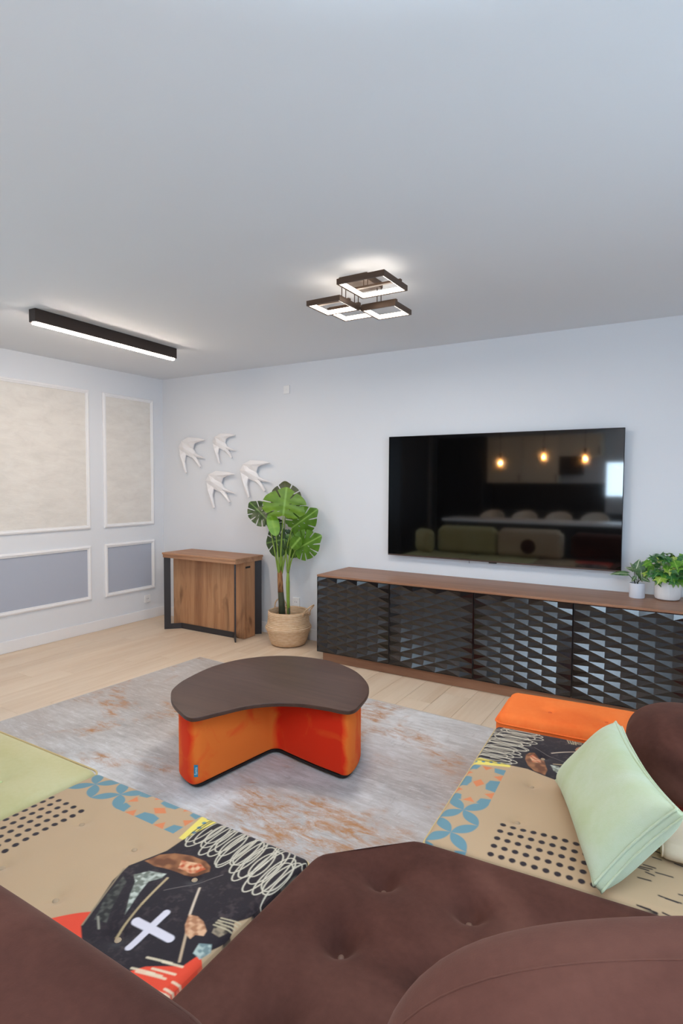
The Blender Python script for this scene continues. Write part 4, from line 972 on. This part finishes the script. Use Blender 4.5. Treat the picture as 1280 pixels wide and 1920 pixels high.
rnd = random.Random(5)
for k in range(105):
    a = rnd.uniform(0, 2 * PI); h_ = rnd.uniform(0.14, 0.285); rad = (0.03 + 0.085 * math.sqrt(rnd.random())) * (1.0 if h_ < 0.24 else 0.75)
    bx, by = rad * math.cos(a), min(rad * math.sin(a), 0.085)
    out = Vector((math.cos(a), math.sin(a), rnd.uniform(-0.7, 0.5))).normalized(); ln = rnd.uniform(0.05, 0.082)
    tip = Vector((bx, by, h_)) + out * ln
    if tip.y > 0.12: continue
    small_leaf(t, ivs[rnd.choice((0, 0, 0, 1, 1, 2))], (bx, by, h_), tip, (math.cos(a) * 0.5, -0.7 + 0.3 * math.sin(a), 0.8), ln, ln * 1.05, 0.0012 if k % 2 else 0, s0=(bx * 0.25, by * 0.25, 0.104), ms_=m_stem)
for base, tip, ln, m_ in (((-0.075, -0.075, 0.185), (-0.02, -0.095, 0.095), 0.115, arrow),):
    small_leaf(t, m_, base, tip, vn, ln, 0.13, 0.0016, s0=(-0.03, -0.03, 0.104))
for a in (-0.9, -0.6, -2.2, -1.2): 
    b = Vector((0.075 * math.cos(a), 0.075 * math.sin(a), 0.15)); small_leaf(t, ivs[0], b, b + Vector((math.cos(a) * 0.5, math.sin(a) * 0.3, -0.9)), (0.3, -0.9, 0.3), 0.065, 0.062, 0.0012, s0=(0, 0, 0.104), ms_=m_stem)

# ------------------------------------------------------------------ kitchen end of the room, mirrored in the television
m_cab = mat('cream_cabinet', 'd9cdb8', 0.45); m_dark = mat('charcoal_laminate', '1b1a1c', 0.6); m_splash = mat('black_splashback', '151517', 0.5)
m_counter = mat('white_counter', 'efeff0', 0.3); m_curt = mat('grey_curtain', '8d8f96', 0.9); m_sheer = mat('white_sheer', 'e6e8ee', 0.9)
def cabinet(label, a, b, m, group, doors=1, handle=True):
    t = thing('kitchen_cabinet', label, 'cabinet', ((a[0] + b[0]) / 2, (a[1] + b[1]) / 2, a[2]), 0, group); cx, cy, cz = t.location
    MB().box((a[0] - cx, a[1] - cy, 0), (b[0] - cx, b[1] - cy - 0.021, b[2] - cz)).build('carcass', m, t)
    for d in range(doors):
        x0 = a[0] + (b[0] - a[0]) * d / doors + 0.002; x1 = a[0] + (b[0] - a[0]) * (d + 1) / doors - 0.002
        o = MB().box((x0 - cx, b[1] - cy - 0.02, 0.002), (x1 - cx, b[1] - cy, b[2] - cz - 0.002), 0.002).build('door', m, t)
        if handle: MB().box((x1 - cx - 0.05, b[1] - cy + 0.0005, 0.02), (x1 - cx - 0.035, b[1] - cy + 0.012, 0.16)).build('handle', m_blackmetal, o)
RY = ROOM_Y + 0.001
cabinet('charcoal full-height kitchen cupboard at the left of the kitchen wall, mirrored in the television', (0.35, RY, 0.0005), (1.30, RY + 0.62, 2.35), m_dark, 'kitchen units', 2, False)
cabinet('cream upper kitchen cabinet next to the tall cupboard, mirrored in the television', (1.305, RY, 1.45), (1.98, RY + 0.36, 2.35), m_cab, 'kitchen units')
cabinet('cream upper kitchen cabinet next to the extractor, mirrored in the television', (1.985, RY, 1.45), (2.66, RY + 0.36, 2.35), m_cab, 'kitchen units')
cabinet('charcoal extractor cabinet between the cream units, mirrored in the television', (2.665, RY, 1.6), (3.05, RY + 0.36, 1.95), m_dark, 'kitchen units', 1, False)
cabinet('shallow cream cabinet above the extractor, mirrored in the television', (2.665, RY, 1.955), (3.40, RY + 0.36, 2.35), m_cab, 'kitchen units')
cabinet('charcoal kitchen base units under the worktop, mirrored in the television', (1.305, RY, 0.0005), (5.6, RY + 0.60, 0.86), m_dark, 'kitchen units', 6, False)
o = MB().box((1.305, RY, 0.8605), (5.6, RY + 0.62, 0.90), 0.003).build('kitchen_worktop', m_splash); tag(o, 'black kitchen worktop along the rear wall, mirrored in the television', 'worktop')
struct(MB().box((1.305, RY, 0.9005), (3.44, RY + 0.008, 1.449)).build('trim_5', m_splash))
# breakfast bar with chairs and pendants
bar = thing('breakfast_bar', 'long breakfast bar with a white top behind the sofa, mirrored in the television', 'table', (2.75, -5.45, 0))
MB().box((-1.55, -0.35, 0.80), (1.55, 0.35, 0.84), 0.004).build('bar_top', m_counter, bar); MB().box((-1.5, -0.15, 0.0005), (1.5, 0.27, 0.7995)).build('bar_body', m_dark, bar)
m_chair = mat('cream_shell_chair', 'd8d0c2', 0.6)
def chair(label, x):
    t = thing('shell_chair', label, 'chair', (x, -6.08, 0), 0, 'chairs at the breakfast bar')
    vs = []; fs = []; N1, N2 = 14, 10
    for j in range(N2 + 1):
        for i in range(N1 + 1):
            a = (i / N1 - 0.5) * PI * 1.15; b = j / N2; r_ = 0.21 + 0.02 * b; top_ = 0.36 * (math.cos(a / 1.15 * 1.0) ** 0.7 if abs(a / 1.15) < PI / 2 - 1e-3 else 0.0)
            for_ = (r_ * math.sin(a), -r_ * math.cos(a), 0.62 + b * (0.10 + top_ * 0.65)); vs.append(for_)
    for j in range(N2):
        for i in range(N1): k = j * (N1 + 1) + i; fs.append((k, k + 1, k + N1 + 2, k + N1 + 1))
    o = MB().add(vs, fs).build('backrest', m_chair, t, True); sm = o.modifiers.new('thick', 'SOLIDIFY'); sm.thickness = 0.02
    MB().lathe([(0.002, 0.585), (0.19, 0.585), (0.205, 0.60), (0.20, 0.625), (0.002, 0.635)], 24, caps=False).build('seat', m_chair, t, True)
    for sx in (-1, 1):
        for sy in (-1, 1): MB().tube([(sx * 0.11, sy * 0.11, 0.584), (sx * 0.19, sy * 0.19, 0.0005)], [0.014, 0.010], 8).build('leg', m_blackmetal, t, True)
for lb, x in (('cream shell chair at the bar, nearest the curtain', 1.75), ('cream shell chair at the bar under the first bulb', 2.32), ('cream shell chair at the bar between the middle bulbs', 2.89), ('cream shell chair at the bar, nearest the kitchen window', 3.46)): chair(lb + ', mirrored in the television', x)
m_fil = mat('glowing_filament', 'ffffff', 0.5, emit='ffb060', est=160)
def pendant(label, x, zb):
    t = thing('pendant_bulb', label, 'pendant lamp', (x, -5.5, H), 0, 'pendant bulbs over the breakfast bar'); z = zb - H
    MB().lathe([(0.05, -0.0005), (0.05, -0.02), (0.01, -0.03)], 20).build('ceiling_cup', m_blackmetal, t)
    MB().tube([(0, 0, -0.0302), (0, 0, z + 0.175)], 0.004, 6).build('cord', m_black, t)
    MB().lathe([(0.022, z + 0.105), (0.024, z + 0.15), (0.015, z + 0.1745)], 16).build('socket', m_blackmetal, t)
    MB().lathe([(0.020, z + 0.104), (0.03, z + 0.08), (0.056, z + 0.03), (0.062, z - 0.01), (0.05, z - 0.055), (0.02, z - 0.075), (0.002, z - 0.078)], 24, caps=False).build('bulb', m_glass, t, True)
    for a in range(4): MB().tube([(0.012 * math.cos(a * PI / 2), 0.012 * math.sin(a * PI / 2), z + 0.06), (0.016 * math.cos(a * PI / 2), 0.016 * math.sin(a * PI / 2), z - 0.04)], 0.0022, 6).build('filament', m_fil, t)
    l = bpy.data.lights.new('bulb_light', 'POINT'); l.energy = 9; l.color = (1, 0.72, 0.42); l.shadow_soft_size = 0.004; lo = bpy.data.objects.new('bulb_light', l); COL.objects.link(lo); lo.parent = t; lo.location = (0, 0, z + 0.01)
for lb, x, z in (('left amber filament bulb of the three over the bar', 2.06, 1.76), ('middle amber filament bulb of the three over the bar', 2.76, 1.85), ('right amber filament bulb of the three over the bar', 3.38, 1.81)): pendant(lb + ', mirrored in the television', x, z)
def curtain(label, y0, y1, m, n_=26):
    t = thing('curtain', label, 'curtain', (0.10, (y0 + y1) / 2, 0), 0, 'curtains on the left wall'); yc = (y0 + y1) / 2; vs = []; fs = []
    for k in range(n_ * 4 + 1):
        y = y0 + (y1 - y0) * k / (n_ * 4); x_ = 0.03 * math.sin(k / 4 * 2 * PI / 2.0)
        vs += [(x_, y - yc, 0.02), (x_ * 0.8, y - yc, 2.40)]
    for k in range(n_ * 4): fs.append((2 * k, 2 * k + 2, 2 * k + 3, 2 * k + 1))
    o = MB().add(vs, fs).build('cloth', m, t, True); o.modifiers.new('thick', 'SOLIDIFY').thickness = 0.004
    MB().tube([(0, y0 - yc - 0.03, 2.43), (0, y1 - yc + 0.03, 2.43)], 0.012, 10).build('rod', m_blackmetal, t)
curtain('pale sheer curtain at the corner of the left wall, mirrored in the television', -7.3, -6.95, m_sheer, 8)
curtain('grey curtain on the left wall, mirrored in the television', -6.88, -6.05, m_curt, 18)
t = thing('wardrobe', 'charcoal wardrobe on the left wall beside the grey curtain, mirrored in the television', 'wardrobe', (0.31, -5.35, 0))
MB().box((-0.308, -0.6, 0.0005), (0.27, 0.6, 2.3)).build('carcass', m_dark, t)
for k in (-1, 1): MB().box((0.2705, min(0, k * 0.598) + 0.002, 0.05), (0.29, max(0, k * 0.598) - 0.002, 2.295)).build('door', m_dark, t)
